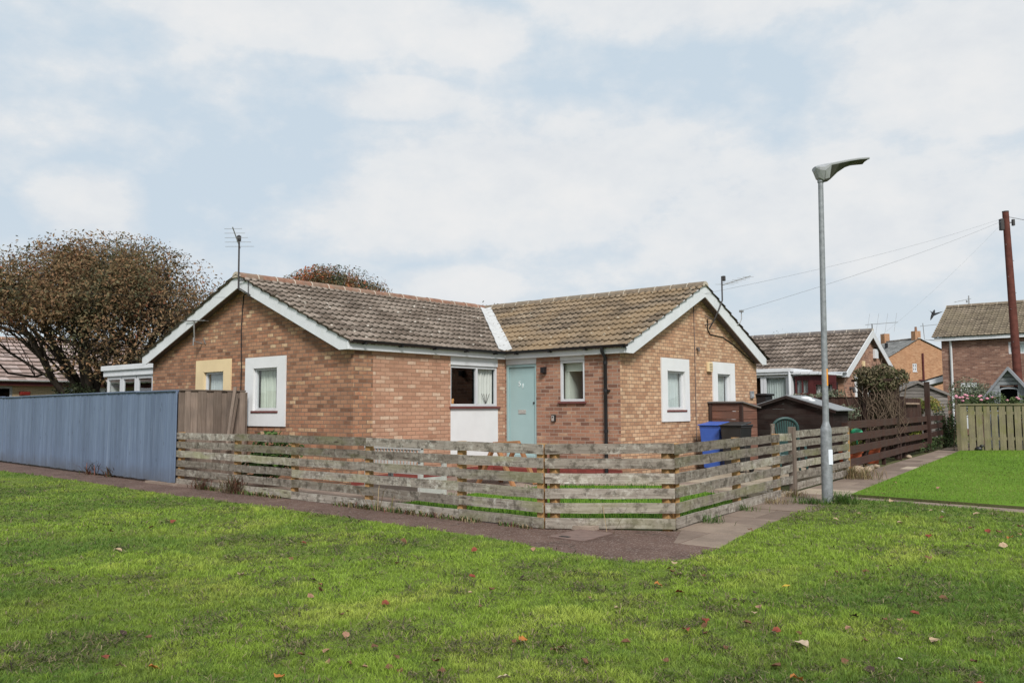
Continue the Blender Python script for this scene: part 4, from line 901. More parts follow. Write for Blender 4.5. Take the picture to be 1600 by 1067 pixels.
# dark stained fence
F4 = thing('dark_rail_fence', 'dark brown stained four-rail fence beside the slab path beyond the gate', 'fence', (-6.9, 25, 0))
p4 = [(-6.12, 18.2), (-6.88, 24.7), (-7.35, 29.3), (-7.72, 33.2)]
for p, q in zip(p4[:-1], p4[1:]): rail_run(F4, p, q, [[0, 1]], [1.02, .76, .5, .22], h=.165, mat='wood_brown')
for k_, (x, y) in enumerate(p4): post(F4, x-.05, y, 2.05 if k_ == 1 else 1.08, .12 if k_ == 1 else .1, 'wood_dark')
for t_ in (.3, .65): x, y = seg(p4[0], p4[1], t_); post(F4, x-.05, y, 1.05, .08, 'wood_dark')
# blue close-boarded fence
F5 = thing('board_fence', 'tall slate-blue boarded fence with flat capping along the left footpath', 'fence', (-20, 8.5, 0))
def boards(par, p, q, h, w, mat, th=.02, gap=.004, z0=.03, name='board_panel', alt=.012, capt=None, capm=None, hj=.0):
    p, q = Vector(p), Vector(q); d = q-p; L = d.length; d.normalize(); sd = Vector((d.y, -d.x)); n = int(L/w); b = MB(); w = L/n
    xs_ = [0]
    for i in range(n): xs_.append(xs_[-1]+random.uniform(.78, 1.22))
    xs_ = [v*L/xs_[-1] for v in xs_]
    for i in range(n):
        o = (alt if i % 2 else 0)+random.uniform(-.003, .003); zz = z0+random.uniform(0, .015); hh = h-random.uniform(0, hj)
        b.box((xs_[i]+gap/2, 0, zz), (xs_[i+1]-gap/2+(.02 if alt and i % 2 == 0 else 0), th, hh), lambda v, o=o: Vector((p.x+d.x*v.x+sd.x*(v.y+o), p.y+d.y*v.x+sd.y*(v.y+o), v.z)))
    r = b.build(name, mat, par, .002)
    if capt:
        c = MB(); c.box((0, -.04, h), (L, .05, h+capt), lambda v: Vector((p.x+d.x*v.x+sd.x*v.y, p.y+d.y*v.x+sd.y*v.y, v.z))); c.build('capping', capm or mat, par, .004)
    return r
prev = (-40.0, 9.75)
for k in range(14):
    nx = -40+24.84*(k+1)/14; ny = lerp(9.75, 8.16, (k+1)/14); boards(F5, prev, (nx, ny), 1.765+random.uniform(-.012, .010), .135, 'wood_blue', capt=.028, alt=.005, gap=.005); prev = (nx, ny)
post(F5, -15.30, 8.30, 1.76, .09, 'wood_blue')
F6 = thing('panel_fence', 'brown boarded fence panel returning from the blue fence to the house wall', 'fence', (-15.2, 8.9, 0))
boards(F6, (-15.19, 8.20), (-15.19, 9.62), 1.765, .135, 'wood_panel', capt=.025, alt=.02, gap=.008)
post(F6, -15.26, 9.66, 1.75, .09, 'wood_panel')
t = MB(); t.beam((-15.10, 9.35, 1.85), (-15.0, 9.12, .6), .06, .03); t.beam((-15.09, 9.40, 1.72), (-15.0, 9.16, .6), .03, .05); tag(t.build('timber_plank', 'wood_panel'), 'loose rough timber plank leaning on the brown panel fence', 'plank')
# pale picket fence
F7 = thing('picket_fence', 'pale algae-stained picket fence with flat top rail behind the bright lawn', 'fence', (-4.9, 30.7, 0))
p7, q7 = (-6.5, 29.55), (-1.2, 33.3)
d7 = (Vector(q7)-Vector(p7)); L7 = d7.length; d7.normalize(); s7 = Vector((d7.y, -d7.x))
k = .08
while k < L7:
    b = MB(); b.box((k, 0, .03), (k+.19+random.uniform(-.01, .005), .022, 1.44), lambda v: Vector((p7[0]+d7.x*v.x+s7.x*v.y, p7[1]+d7.y*v.x+s7.y*v.y, v.z))); b.build('picket', 'wood_green', F7, .004); k += .232
for z, h_, dp in ((1.44, .05, .12),):
    b = MB(); b.box((0, -.06, z), (L7, .06, z+h_), lambda v: Vector((p7[0]+d7.x*v.x+s7.x*v.y, p7[1]+d7.y*v.x+s7.y*v.y, v.z))); b.build('top_rail', 'wood_green', F7, .006)
b = MB(); 
for z in (.35, 1.15): b.box((0, -.05, z), (L7, -.002, z+.09), lambda v: Vector((p7[0]+d7.x*v.x+s7.x*v.y, p7[1]+d7.y*v.x+s7.y*v.y, v.z)))
b.build('back_rail', 'wood_green', F7); post(F7, p7[0]+.02, p7[1]+.02, 1.46, .12, 'wood_green')
tag(boards(None, (-6.9, 34.9), (-6.3, 35.4), 1.7, .15, 'wood_pink', name='pink_fence'), 'narrow pale pink boarded fence piece between grey shed and picket fence', 'fence')
# dark boarded fences between the gardens
F8 = thing('boarded_fence', 'dark brown boarded fence crossing the garden behind the vine arch', 'fence', (-7.6, 25.6, 0))
boards(F8, (-10.5, 25.6), (-7.1, 25.6), 1.68, .13, 'wood_brown', capt=.02); b = MB(); b.box((-10.5, 25.53, 1.38), (-7.1, 25.575, 1.45)); b.build('cross_rail', 'wood_brown', F8)
post(F8, -7.05, 25.6, 1.7, .1, 'wood_dark')
t = MB(); t.box((-7.38, 29.25, 0), (-7.24, 29.39, 2.2)); tag(t.build('tall_post', 'wood_dark'), 'tall dark square timber post in front of the grey shed', 'post')
boards(F8, (-7.08, 25.62), (-7.5, 29.2), 1.66, .13, 'wood_brown')
b = MB(); b.beam((-7.02, 25.9, 1.5), (-7.32, 28.4, 1.5), .03, .05); b.build('cross_rail', 'wood_pink', F8)

# ------------------------------------------------------------------ lamp post
LX, LY = -4.57, 12.63
Lp = thing('street_lamp', 'tall grey galvanised street lamp with flat angular head at the path edge', 'street lamp', (LX, LY, 0))
ln = lambda z: (LX+RT.x*.06*z/5, LY+RT.y*.06*z/5, z)
b = MB(); b.tube([ln(-.05), ln(1.03)], .079, 20); b.tube([ln(1.03), ln(1.08), ln(1.16), ln(1.19)], [.08, .079, .05, .047], 20); base_o = b.build('base', 'galv', Lp)
b = MB(); b.tube([ln(1.18), ln(3), ln(5.0)], [.046, .042, .037], 16); b.build('shaft', 'galv', Lp)
b = MB(); q = Vector((LX, LY, 0))-FW*.0745+RT*.034
b.box((-.03, -.012, .56), (.03, .010, .78), lambda v: Vector((q.x, q.y, 0))+RT*v.x+(FW-RT*.42).normalized()*v.y+UP*v.z); lb = b.build('label', 'label', base_o)
b = MB(); b.tube([ln(1.72), ln(1.97)], .0455, 16); 
ob = b.build('band', 'orange', Lp)
# restrict the band to a strip on the right side
bm = bmesh.new(); bm.from_mesh(ob.data); c0 = Vector((LX+.02, LY+.02, 0)); bmesh.ops.bisect_plane(bm, geom=bm.verts[:]+bm.edges[:]+bm.faces[:], plane_co=Vector(ln(1.8))+RT*.012, plane_no=-RT, clear_outer=True); bm.to_mesh(ob.data); bm.free()
# head: loft of sections along hd_
hd_ = Vector((.57, .48, .0)).normalized(); hs = Vector((hd_.y, -hd_.x, 0)); base = Vector(ln(5.02))-hd_*.1
secs = [(-.0, .085, .015, -.05), (.05, .125, .03, -.16), (.13, .14, .045, -.205), (.22, .15, .058, -.185), (.34, .155, .082, -.07), (.5, .155, .112, .035), (.65, .152, .135, .088), (.77, .148, .145, .108), (.80, .14, .146, .115)]
vs = []; und = []
for l, hw, zt, zb in secs:
    ed = lerp(zt, zb, .45) if l < .15 else zt-.045; bw_ = .5 if l < .15 else .45
    for a, z in ((-hw*.55, zt), (hw*.55, zt), (hw, zt-.02 if l >= .15 else lerp(zt, zb, .22)), (hw*.97, ed), (hw*bw_, zb), (-hw*bw_, zb), (-hw*.97, ed), (-hw, zt-.02 if l >= .15 else lerp(zt, zb, .22))): vs.append(base+hd_*l+hs*a+UP*z)
    if l >= .13: und += [base+hd_*l+hs*a+UP*(z-.004) for a, z in ((-hw*.96, ed), (-hw*bw_, zb), (hw*bw_, zb), (hw*.96, ed))]
b = MB(); n = len(secs); b.add(vs, [(8*i+k, 8*i+(k+1) % 8, 8*i+8+(k+1) % 8, 8*i+8+k) for i in range(n-1) for k in range(8)]+[tuple(range(8))[::-1], tuple(range(8*(n-1), 8*n))])
hd = b.build('lamp_head', 'lampgrey', Lp, .004)
b = MB(); m_ = len(und)//4; b.add(und, [(4*i+k, 4*i+k+1, 4*i+5+k, 4*i+4+k) for i in range(m_-1) for k in range(3)]); b.build('lens', 'lampunder', hd, recalc=False)  # lens and head underside, coloured dark to hold the shade of facing down
b = MB(); b.tube([Vector(ln(5.0))-UP*.17, Vector(ln(5.0))-UP*.2], .05, 12); b.build('collar', 'galv', Lp)

# ------------------------------------------------------------------ telegraph pole and wires
TPx, TPy = -5.92, 36.8
Tp = thing('telegraph_pole', 'red-brown timber telegraph pole rising behind the grey playhouse', 'pole', (TPx, TPy, 0))
b = MB(); b.tube([(TPx, TPy, -.1), (TPx-.08, TPy-.06, 4.4), (TPx-.16, TPy-.12, 8.85)], [.17, .145, .115], 14); b.build('shaft', 'redpole', Tp)
top = Vector((TPx-.16, TPy-.12, 8.85))
b = MB(); b.tube([tuple(top-UP*.02), tuple(top+UP*.02)], .12, 12); b.build('cap', 'blackmetal', Tp)
q = top-RT*.17-UP*.5; b = MB(); b.box((-.07, -.08, -.22), (.07, .08, .22), lambda v: q+RT*v.x+FW*v.y+UP*v.z); b.build('junction_box', 'blackmetal', Tp, .02)
b = MB(); q2 = top+RT*.28-UP*.42; b.box((-.04, -.05, -.12), (.04, .05, .12), lambda v: q2+RT*v.x+FW*v.y+UP*v.z); b.tube([tuple(top+RT*.1-UP*.42), tuple(q2)], .02, 6); b.build('insulator', 'blackmetal', Tp)
b = MB()
for k in range(9):
    z = 2.6+k*.62; c_ = Vector((TPx-.16*z/8.85, TPy-.12*z/8.85, z)); s_ = .13*(1 if k % 2 else -1); b.tube([tuple(c_), tuple(c_+RT*s_-FW*.1)], .012, 5)
b.build('step_bolts', 'alu', Tp)
def cable(p, q, sag, label, r=.0028, mat='wire'):
    p, q = Vector(p), Vector(q); b = MB(); b.tube([p.lerp(q, i/16)-UP*sag*4*(i/16)*(1-i/16) for i in range(17)], r, 4); tag(b.build('overhead_cable', mat), label, 'cable')
at = top-RT*.1-UP*.25
cable((-8.85, 17.25, 3.96), at, .15, 'overhead wire strung from right gable peak towards the telegraph pole')
cable((-8.78, 18.98, 3.72), at-UP*.1, .12, 'overhead wire running from the small bargeboard hook towards the telegraph pole', .0038)
cable((-9.9, 32.9, 3.9), at-UP*.15, .15, 'overhead wire rising from neighbour gable to the telegraph pole')
cable(top+RT*.1-UP*.2, top+RT*14+FW*4-UP*.5, .3, 'overhead wire leaving the telegraph pole to the right', .012)
cable((-15.95, 9.6, 3.75), (-33, 4, 6.2), .35, 'overhead wire from left gable verge going left past the tree', .0025, 'black')

# ------------------------------------------------------------------ bins
def bin_(x, y, mat, label, group, marks=False):
    """two-wheeled bin, front faces -y; x,y = centre"""
    t = thing('wheelie_bin', label, 'bin', (x, y, .05), group); w0, w1, d0, d1 = .19, .235, .2, .26
    b = MB(); vs = []
    for z, w, d, dy in ((.10, w0, d0, .02), (.5, (w0+w1)/2, (d0+d1)/2, .01), (.96, w1, d1, 0), (.99, w1+.012, d1+.012, 0), (1.01, w1+.012, d1+.012, 0)):
        vs += [(x-w, y-d+dy, z), (x+w, y-d+dy, z), (x+w, y+d+dy, z), (x-w, y+d+dy, z)]
    b.add(vs, [(0, 3, 2, 1), (16, 17, 18, 19)]+[(4*i+k, 4*i+(k+1) % 4, 4*i+4+(k+1) % 4, 4*i+4+k) for i in range(4) for k in range(4)]); bo = b.build('body', mat, t, .02)
    b = MB(); b.box((x-w1-.03, y-d1-.04, 1.015), (x+w1+.03, y+d1+.02, 1.04)); b.prism([(x-w1-.015, y-d1-.02, 1.04), (x+w1+.015, y-d1-.02, 1.04), (x+w1+.015, y+d1-.04, 1.10), (x-w1-.015, y+d1-.04, 1.10)], (0, .0001, -.03)); b.build('lid', mat, t, .014)
    b = MB(); b.tube([(x-w1-.0, y+d1+.05, 1.02), (x+w1+.0, y+d1+.05, 1.02)], .016, 8)
    for s in (-w1+.03, w1-.03): b.box((x+s-.02, y+d1-.02, .98), (x+s+.02, y+d1+.06, 1.03))
    b.build('handle', mat, t)
    for s in (-1, 1):
        b = MB(); b.tube([(x+s*(w0+.0), y+d0+.03, .14), (x+s*(w0+.05), y+d0+.03, .14)], .1, 14); b.build('wheel', 'black', t)
    if marks:
        b = MB(); xx = x-.17
        while xx < x+.15:
            l = random.choice((.012, .018, .022)); b.box((xx, y-.236, .73), (xx+l, y-.231, .752+random.uniform(0, .006))); xx += l+.009
        b.build('print', 'label', t)
    return t
bin_(-8.55, 17.0, 'bluebin', 'bright blue wheelie bin with closed lid against right gable wall', 'wheelie bins', True)
bin_(-7.98, 16.85, 'blackbin', 'dark grey wheelie bin standing just right of the blue bin', 'wheelie bins')

# ------------------------------------------------------------------ plank store, shed, chair
St = thing('plank_store', 'reddish brown plank store box behind the blue bin', 'storage box', (-8.6, 18.0, 0))
b = MB()
for k in range(8): b.box((-9.0, 17.7+random.uniform(-.004, .004), .05+k*.182), (-8.24, 17.725, .05+(k+1)*.182-.008))
for k in range(8): b.box((-8.265, 17.73, .05+k*.182), (-8.24, 18.5, .05+(k+1)*.182-.008))
b.build('wall', 'wood_store', St, .003)
b = MB(); b.box((-9.02, 17.67, .03), (-8.96, 17.74, 1.5)); b.box((-8.27, 17.67, .03), (-8.22, 17.74, 1.5)); b.build('corner_post', 'wood_dark', St)
b = MB(); b.prism([(-9.04, 17.64, 1.51), (-8.18, 17.64, 1.51), (-8.18, 18.6, 1.38), (-9.04, 18.6, 1.38)], (0, 0, .035)); b.build('lid', 'wood_grey', St, .004)
Sh = thing('dark_shed', 'low dark brown timber shed with pale felt roof behind the gate', 'shed', (-7.8, 20.3, 0))
x0, x1, xa, yf, yb, ze, za = -8.8, -6.70, -7.72, 19.0, 20.0, 1.33, 1.64
b = MB(); k = .05
while k < za:
    k1 = k+.118
    def lim(z, s): return (x1 if s > 0 else x0) if z <= ze else lerp((x1 if s > 0 else x0), xa, (z-ze)/(za-ze))
    zt = min(k1, za-.01); zm = min(max(k, ze), zt)
    if k < ze < zt: pl = [(lim(k, -1), k), (lim(k, 1), k), (lim(ze, 1), ze), (lim(zt, 1), zt), (lim(zt, -1), zt), (lim(ze, -1), ze)]
    else: pl = [(lim(k, -1), k), (lim(k, 1), k), (lim(zt, 1), zt), (lim(zt, -1), zt)]
    b.prism([(a, yf+random.uniform(-.004, .002), z-.002) for a, z in pl], (0, .03, 0)); k = k1+.002
for k in range(11): b.box((x1-.02, yf+.035, .05+k*.118), (x1+random.uniform(0, .006), yb, .05+k*.118+.116)); b.box((x0, yf+.035, .05+k*.118), (x0+.02, yb, .05+k*.118+.116))
b.box((x0, yb, .05), (x1, yb+.02, ze)); b.build('wall', 'wood_shed', Sh, .003)
b = MB()
for xe, s in ((x1+.12, 1), (x0-.1, -1)):
    b.prism([(xe, yf-.06, ze-.01), (xa, yf-.06, za+.025), (xa, yf-.06, za+.045), (xe, yf-.06, ze+.012)], (0, yb-yf+.16, 0))
b.build('roof', 'felt', Sh)
b = MB()
for xe in (x1+.1, x0-.08): b.prism([(xe, yf-.085, ze-.07), (xa, yf-.085, za-.035), (xa, yf-.085, za+.03), (xe, yf-.085, ze-.002)], (0, .02, 0))
b.build('bargeboard', 'wood_shed', Sh)
b = MB(); b.box((x1-.06, yf-.02, .04), (x1+.012, yf+.04, ze)); b.build('corner_trim', 'wood_shed', Sh)
b = MB(); b.ball((-7.45, 19.4, 1.60), (.16, .12, .05), 10, 6); b.ball((-7.3, 19.36, 1.55), (.1, .1, .04), 8, 5); tag(b.build('plastic_sheet', 'white'), 'crumpled pale plastic lying on the dark shed roof', 'sheet')
# green moulded chair
Ch = thing('garden_chair', 'dark green plastic garden chair with rounded slatted back by the dark shed', 'chair', (-6.95, 17.2, .04))
cx, cy = -6.97, 17.02; sx = Vector((RT.x, RT.y, 0)); sy = Vector((FW.x, FW.y, 0)); cl = lambda u, v, z: Vector((cx, cy, 0))+sx*u+sy*v+UP*z
def arch_pts(w, zt, v, n=14, z0=.45): return [cl(-w, v, z0)]+[cl(-w*math.cos(math.pi*k/n), v, zt-.2+.2*math.sin(math.pi*k/n)) for k in range(n+1)]+[cl(w, v, z0)]
b = MB(); b.tube(arch_pts(.255, 1.175, .02), .033, 8); b.build('back_frame', 'chairgreen', Ch)
b = MB()
for k in range(-4, 5):
    u = k*.05; zt = 1.175-.2+.2*math.sqrt(max(0, 1-(u*1.05/.255)**2)); b.beam(cl(u*.6, .02, .46), cl(u*1.05, .025, zt-.01), .036, .012, tuple(sy))
b.build('back_slats', 'chairgreen', Ch)
b = MB(); b.box((-.26, -.45, .42), (.26, .04, .455), lambda v: cl(v.x, v.y, v.z)); b.build('seat', 'chairgreen', Ch, .02)
for u in (-.25, .25):
    for v in (-.42, .0): b = MB(); b.tube([cl(u, v, .42), cl(u*1.12, v*1.08, .04)], [.03, .024], 8); b.build('leg', 'chairgreen', Ch)
    b = MB(); b.tube([cl(u, .02, .68), cl(u*1.08, -.35, .68), cl(u*1.05, -.42, .44)], .026, 8); b.build('armrest', 'chairgreen', Ch)

# ------------------------------------------------------------------ white bench, orange chair in the garden
Be = thing('garden_bench', 'white slatted garden bench seen from behind through the rail fence', 'bench', (-9.9, 9.2, .04))
bx0, bx1, by = -10.62, -9.32, 8.92
for x in (bx0, bx1-.07):
    b = MB(); b.box((x, by, .035), (x+.07, by+.06, .82)); b.build('leg', 'bench_white', Be, .006)
    b = MB(); b.box((x, by+.50, .035), (x+.07, by+.56, .60)); b.build('leg', 'bench_white', Be, .006)
    b = MB(); b.box((x-.005, by-.02, .60), (x+.075, by+.60, .64)); b.build('armrest', 'bench_white', Be, .006)
b = MB(); b.box((bx0, by-.01, .78), (bx1, by+.05, .85)); b.box((bx0+.07, by, .41), (bx1-.07, by+.04, .47)); b.build('back_rail', 'bench_white', Be, .005)
b = MB(); k = bx0+.1
while k < bx1-.1: b.box((k, by+.005, .47), (k+.03, by+.03, .78)); k += .075
b.build('back_slats', 'bench_white', Be)
b = MB(); 
for k in range(5): b.box((bx0+.01, by+.06+k*.09, .41), (bx1-.01, by+.14+k*.09, .435))
b.build('seat', 'bench_white', Be, .003)
b = MB(); b.box((bx0+.07, by+.01, .06), (bx1-.07, by+.03, .36)); b.build('shade_panel', 'taupe', Be)  # taupe sheet put in for the shaded underside of the bench
b = MB(); b.box((bx1-.062, by+.06, .10), (bx1-.01, by+.5, .36)); b.build('side_panel', 'bench_white', Be)
Or = thing('wooden_lounger', 'orange-brown timber A-frame garden seat in front of the teal door', 'seat', (-9.8, 11.6, .04))
ox, oy = -10.0, 11.4
for s in (0, .62):
    for dx0, dx1 in ((.0, .42), (.0, -.42)):
        b = MB(); b.beam((ox+dx0, oy+s, .80), (ox+dx1, oy+s, .04), .05, .09, (0, 1, 0)); b.build('leg', 'wood_orange', Or, .004)
b = MB(); 
for k in range(5): b.box((ox-.95+.02*k, oy-.05+k*.155, .47), (ox+.25, oy+.09+k*.155, .495))
b.build('seat', 'wood_orange', Or, .004)
b = MB(); b.box((ox-.03, oy-.02, .76), (ox+.03, oy+.66, .81)); b.build('ridge_bar', 'wood_orange', Or, .004)
for s in (0, .62): b = MB(); b.box((ox-.95, oy+s-.02, .42), (ox+.3, oy+s+.02, .47)); b.build('rail', 'wood_orange', Or)
for s in (.02, .56): b = MB(); b.box((ox-.93, oy+s, .04), (ox-.87, oy+s+.06, .43)); b.build('leg', 'wood_orange', Or)

# ------------------------------------------------------------------ sheds, playhouse, arch in the back
def gable_hut(name, label, cat, c, w, l, ze, za, ang, wm, rm, over=.12, bw=.13, door=None):
    t = thing(name, label, cat, (c[0], c[1], 0)); ca, sa = math.cos(ang), math.sin(ang); T = lambda v: Vector((c[0]+ca*v.x-sa*v.y, c[1]+sa*v.x+ca*v.y, v.z))
    b = MB(); k = .03; hw = w/2
    while k < za-.03:
        k1 = min(k+bw, za-.01); hz = lambda z: hw if z <= ze else hw*(za-z)/(za-ze)
        for yy in (0, l):
            spans = [(-1, 1)]
            pl = [(-hz(k), k), (hz(k), k)]+([(hw, ze)] if k < ze < k1 else [])+[(hz(k1-.018), k1-.018), (-hz(k1-.018), k1-.018)]+([(-hw, ze)] if k < ze < k1 else [])
            if door and yy == 0 and k < door[1]:
                for s in (-1, 1):
                    a0, a1 = sorted((s*door[0], s*hz(k))); b.box((a0, -.01, k), (a1, .02, k1-.006), T)
            else:
                P = [T(Vector((a, yy+random.uniform(-.012, .006), z))) for a, z in pl]; e = T(Vector((0, .022, 0)))-T(Vector((0, 0, 0))); b.prism([tuple(p) for p in P], tuple(e))
        if k1 <= ze+.02:
            for s in (-1, 1): b.box((s*hw-.012, .025, k+.02), (s*hw+.014+random.uniform(-.006, .006), l, k1), T)
        k = k1
    b.build('wall', wm, t, .003)
    b = MB(); r = (za-ze)/hw
    for s in (-1, 1):
        pl = [(s*(hw+over), ze-over*r), (0, za), (0, za+.05), (s*(hw+over), ze-over*r+.05)]
        P = [T(Vector((a, -over, z))) for a, z in pl]; e = T(Vector((0, l+2*over, 0)))-T(Vector((0, 0, 0))); b.prism([tuple(p) for p in P], tuple(e))
    b.build('roof', rm, t)
    b = MB()
    for s in (-1, 1):
        pl = [(s*(hw+over), ze-over*r-.07), (0, za-.07), (0, za+.02), (s*(hw+over), ze-over*r+.02)]
        P = [T(Vector((a, -over-.025, z))) for a, z in pl]; e = T(Vector((0, .022, 0)))-T(Vector((0, 0, 0))); b.prism([tuple(p) for p in P], tuple(e))
    b.build('bargeboard', rm, t)
    return t, T
t, T = gable_hut('grey_shed', 'silver-grey weathered overlap board shed with gable beside the plum brick house', 'shed', (-10.55, 40.7), 2.6, 1.1, 1.97, 2.52, .62, 'wood_grey', 'wood_grey', .1, .15)
t, T = gable_hut('playhouse', 'small grey painted playhouse with arched dark doorway behind the picket fence', 'playhouse', (-5.45, 31.9), 1.15, 1.3, 1.9, 2.66, .12, 'playgrey', 'playroof', .18, .13, (.26, 2.0))
b = MB(); vs = [T(Vector((-.26, .012, .03))), T(Vector((.26, .012, .03)))]
b.box((-.30, -.03, .03), (-.24, .03, 1.95), T); b.box((.24, -.03, .03), (.30, .03, 1.95), T)
for k in range(6):
    a0, a1 = math.pi*k/6, math.pi*(k+1)/6; b.beam(T(Vector((-.27*math.cos(a0), 0, 1.93+.08*math.sin(a0)))), T(Vector((-.27*math.cos(a1), 0, 1.93+.08*math.sin(a1)))), .05, .05)
b.build('door_arch', 'playgrey', t)
b = MB(); b.box((-.5, .3, .03), (.5, .34, 2.0), T); b.build('dark_interior', 'dark', t)

def leafcloud(name, centers, radii, n, size, palette, par=None, mat='leaf', flat=.0, seed=1, shell=.35, noise_col=.5):
    g = np.random.default_rng(seed); C_ = np.array(centers, float); R_ = np.array(radii, float)
    if R_.ndim == 1: R_ = np.stack([R_]*3, 1)
    vol = R_.prod(1)**(2/3); idx = g.choice(len(C_), n, p=vol/vol.sum())
    d = g.normal(size=(n, 3)); d /= np.linalg.norm(d, axis=1)[:, None]; r = (shell+(1-shell)*g.random(n)**.5)[:, None]
    p = C_[idx]+d*R_[idx]*r
    return leaf_mesh(name, p, d, size, palette, g, par, mat, r[:, 0])
def leaf_mesh(name, p, d, size, palette, g, par=None, mat='leaf', depth=None, rootw=None):
    n = len(p); nrm = d*.6+g.normal(size=(n, 3))*.7; nrm[:, 2] += .25; nrm /= np.linalg.norm(nrm, axis=1)[:, None]
    a = np.cross(nrm, g.normal(size=(n, 3))); a /= np.linalg.norm(a, axis=1)[:, None]; bb = np.cross(nrm, a)
    s = size*(.6+.8*g.random(n))[:, None]; w = .5
    fold = nrm*s*.15
    v = np.stack([p-a*s*.6, p+bb*s*w*.5+fold, p+a*s*.6, p-bb*s*w*.5+fold], 1).reshape(-1, 3)
    f = np.arange(4*n).reshape(-1, 4)
    pal = np.array(palette, float); wts = pal[:, 3]/pal[:, 3].sum()
    nz = vnoise(p[:, 0]*1.4+p[:, 2]*.7, p[:, 1]*1.4-p[:, 2]*.9, 5)
    u = np.clip(.55*g.random(n)+.65*(nz-.18), 0, .9999); cum = np.cumsum(wts); k = np.minimum(np.searchsorted(cum, u), len(pal)-1)
    c = pal[k, :3]*(.7+.6*g.random(n))[:, None]
    if depth is not None: c *= (.4+.65*np.clip(depth, 0, 1))[:, None]  # inner leaves darkened: foliage shade put into the leaf colour
    return np_mesh(name, v, f, mat, np.repeat(c, 4, 0), par)

# trees ---------------------------------------------------------------------------------
def tree(name, label, base, cen, rad, z_fork, seed, palette, nl, lsize, mains=9, subs=7, twigs=6, tr=.24, low=-.45, group=None, spread=.34, lift=False):
    g = np.random.default_rng(seed); t = thing(name, label, 'tree', base, group); B0 = np.array(base, float); fork = B0+np.array([g.normal()*.15, g.normal()*.15, z_fork])
    b = MB(); b.tube([tuple(B0-np.array([0, 0, .1])), tuple(B0+np.array([.02, .0, z_fork*.5])), tuple(fork)], [tr*1.25, tr, tr*.95], 12)
    tips = []; cen = np.array(cen, float); rad = np.array(rad, float)
    def hi(q):      # pruned side: keep the limbs above the lifted skirt of the crown
        if lift:
            lx = (q[0]-cen[0])*RT.x+(q[1]-cen[1])*RT.y; q[2] = max(q[2], 2.0+min(max(-lx-.6, 0), 2.3)*1.4)
        return q
    def limb(p, q, r0, r1, n=5, wob=.12):
        pts = []; L = np.linalg.norm(q-p); off = g.normal(size=3)*L*wob
        for i in range(n+1):
            s = i/n; m = p*(1-s)+q*s+off*math.sin(math.pi*s)+np.array([0, 0, -.10*L*s*(1-s)*4*(.4)]); pts.append(m)
        b.tube([tuple(x) for x in pts], [lerp(r0, r1, i/n) for i in range(n+1)], 6, False); return pts
    for m in range(mains):
        az = 2*math.pi*(m+g.random()*.7)/mains; el = math.asin(np.clip(low+.2+(1.0-low-.2)*((m*0.618) % 1), -1, 1))
        dv = np.array([math.cos(el)*math.cos(az), math.cos(el)*math.sin(az), math.sin(el)])
        q = hi(cen+dv*rad*.55); lp = limb(fork-np.array([0, 0, g.random()*z_fork*.3]), q, tr*.55, tr*.2)
        for s_ in range(subs):
            st = lp[int(g.integers(2, 6))]; d2 = dv+g.normal(size=3)*.62; d2 /= np.linalg.norm(d2); d2[2] = max(d2[2], low)
            q2 = hi(cen+d2*rad*g.uniform(.72, .95)); sp = limb(st, q2, tr*.17, tr*.06, 4)
            for w in range(twigs):
                st2 = sp[int(g.integers(1, 5))]; q3 = q2+g.normal(size=3)*rad*spread*.55; e = (q3-cen)/rad; le = (math.hypot(e[0], e[1])**2.5+abs(e[2])**2.5)**.4
                if le > 1.0: q3 = cen+e/le*rad*g.uniform(.93, 1.03)
                if q3[2] < cen[2]+low*rad[2]: q3[2] = cen[2]+low*rad[2]+g.random()*.3
                q3 = hi(q3); limb(st2, q3, tr*.05, tr*.02, 3); tips.append(q3); tips.append((q3+st2)/2)
    b.build('trunk', 'bark', t)
    tips = np.array(tips); k = g.integers(0, len(tips), nl); p = tips[k]+g.normal(size=(nl, 3))*np.array([.30, .30, .22])*spread*rad.mean()/1.05
    e = (p-cen)/rad; le = (np.hypot(e[:, 0], e[:, 1])**2.5+np.abs(e[:, 2])**2.5)**.4; ok = (le < 1.07) & (p[:, 2] > cen[2]+(low-.12)*rad[2])
    if lift:   # the side away from the house is pruned high, showing its limbs
        lx = (p[:, 0]-cen[0])*RT.x+(p[:, 1]-cen[1])*RT.y; ok &= p[:, 2] > 2.0+np.clip(-lx-.6, 0, 2.3)*1.4+.5*vnoise(p[:, 0]*2, p[:, 1]*2, 3); ok &= ~((p[:, 2] < cen[2]+.2) & (le < .86) & (g.random(nl) < np.clip((cen[2]+.6-p[:, 2])*.9, 0, .82)))
    p, le, e = p[ok], le[ok], e[ok]
    hz = np.clip((e[:, 2]+.6)/1.5, 0, 1); dep = np.clip(.15+.55*le**2+.3*hz, 0, 1)  # outer and upper leaves lighter, inner and low ones darker: painted crown shading
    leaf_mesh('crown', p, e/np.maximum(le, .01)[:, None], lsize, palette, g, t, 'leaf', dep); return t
RUST = [(.075, .08, .042, 2.0), (.13, .11, .055, 2.2), (.19, .125, .062, 2.4), (.25, .14, .072, 1.9), (.29, .195, .11, 1.1), (.30, .11, .06, .9)]
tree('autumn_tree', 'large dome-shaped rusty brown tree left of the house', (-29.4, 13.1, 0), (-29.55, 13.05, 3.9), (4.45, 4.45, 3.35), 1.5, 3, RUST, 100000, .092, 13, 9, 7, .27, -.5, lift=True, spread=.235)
tree('autumn_tree', 'orange-brown tree top showing over the left roof ridge', (-34, 26.5, 0), (-34, 26.5, 6.1), (3.0, 3.0, 2.35), 2.2, 8, [(.06, .075, .035, 3), (.12, .10, .05, 2), (.22, .12, .05, 1.6), (.36, .11, .05, 3.0)], 48000, .105, 11, 9, 6, .2, -.5)
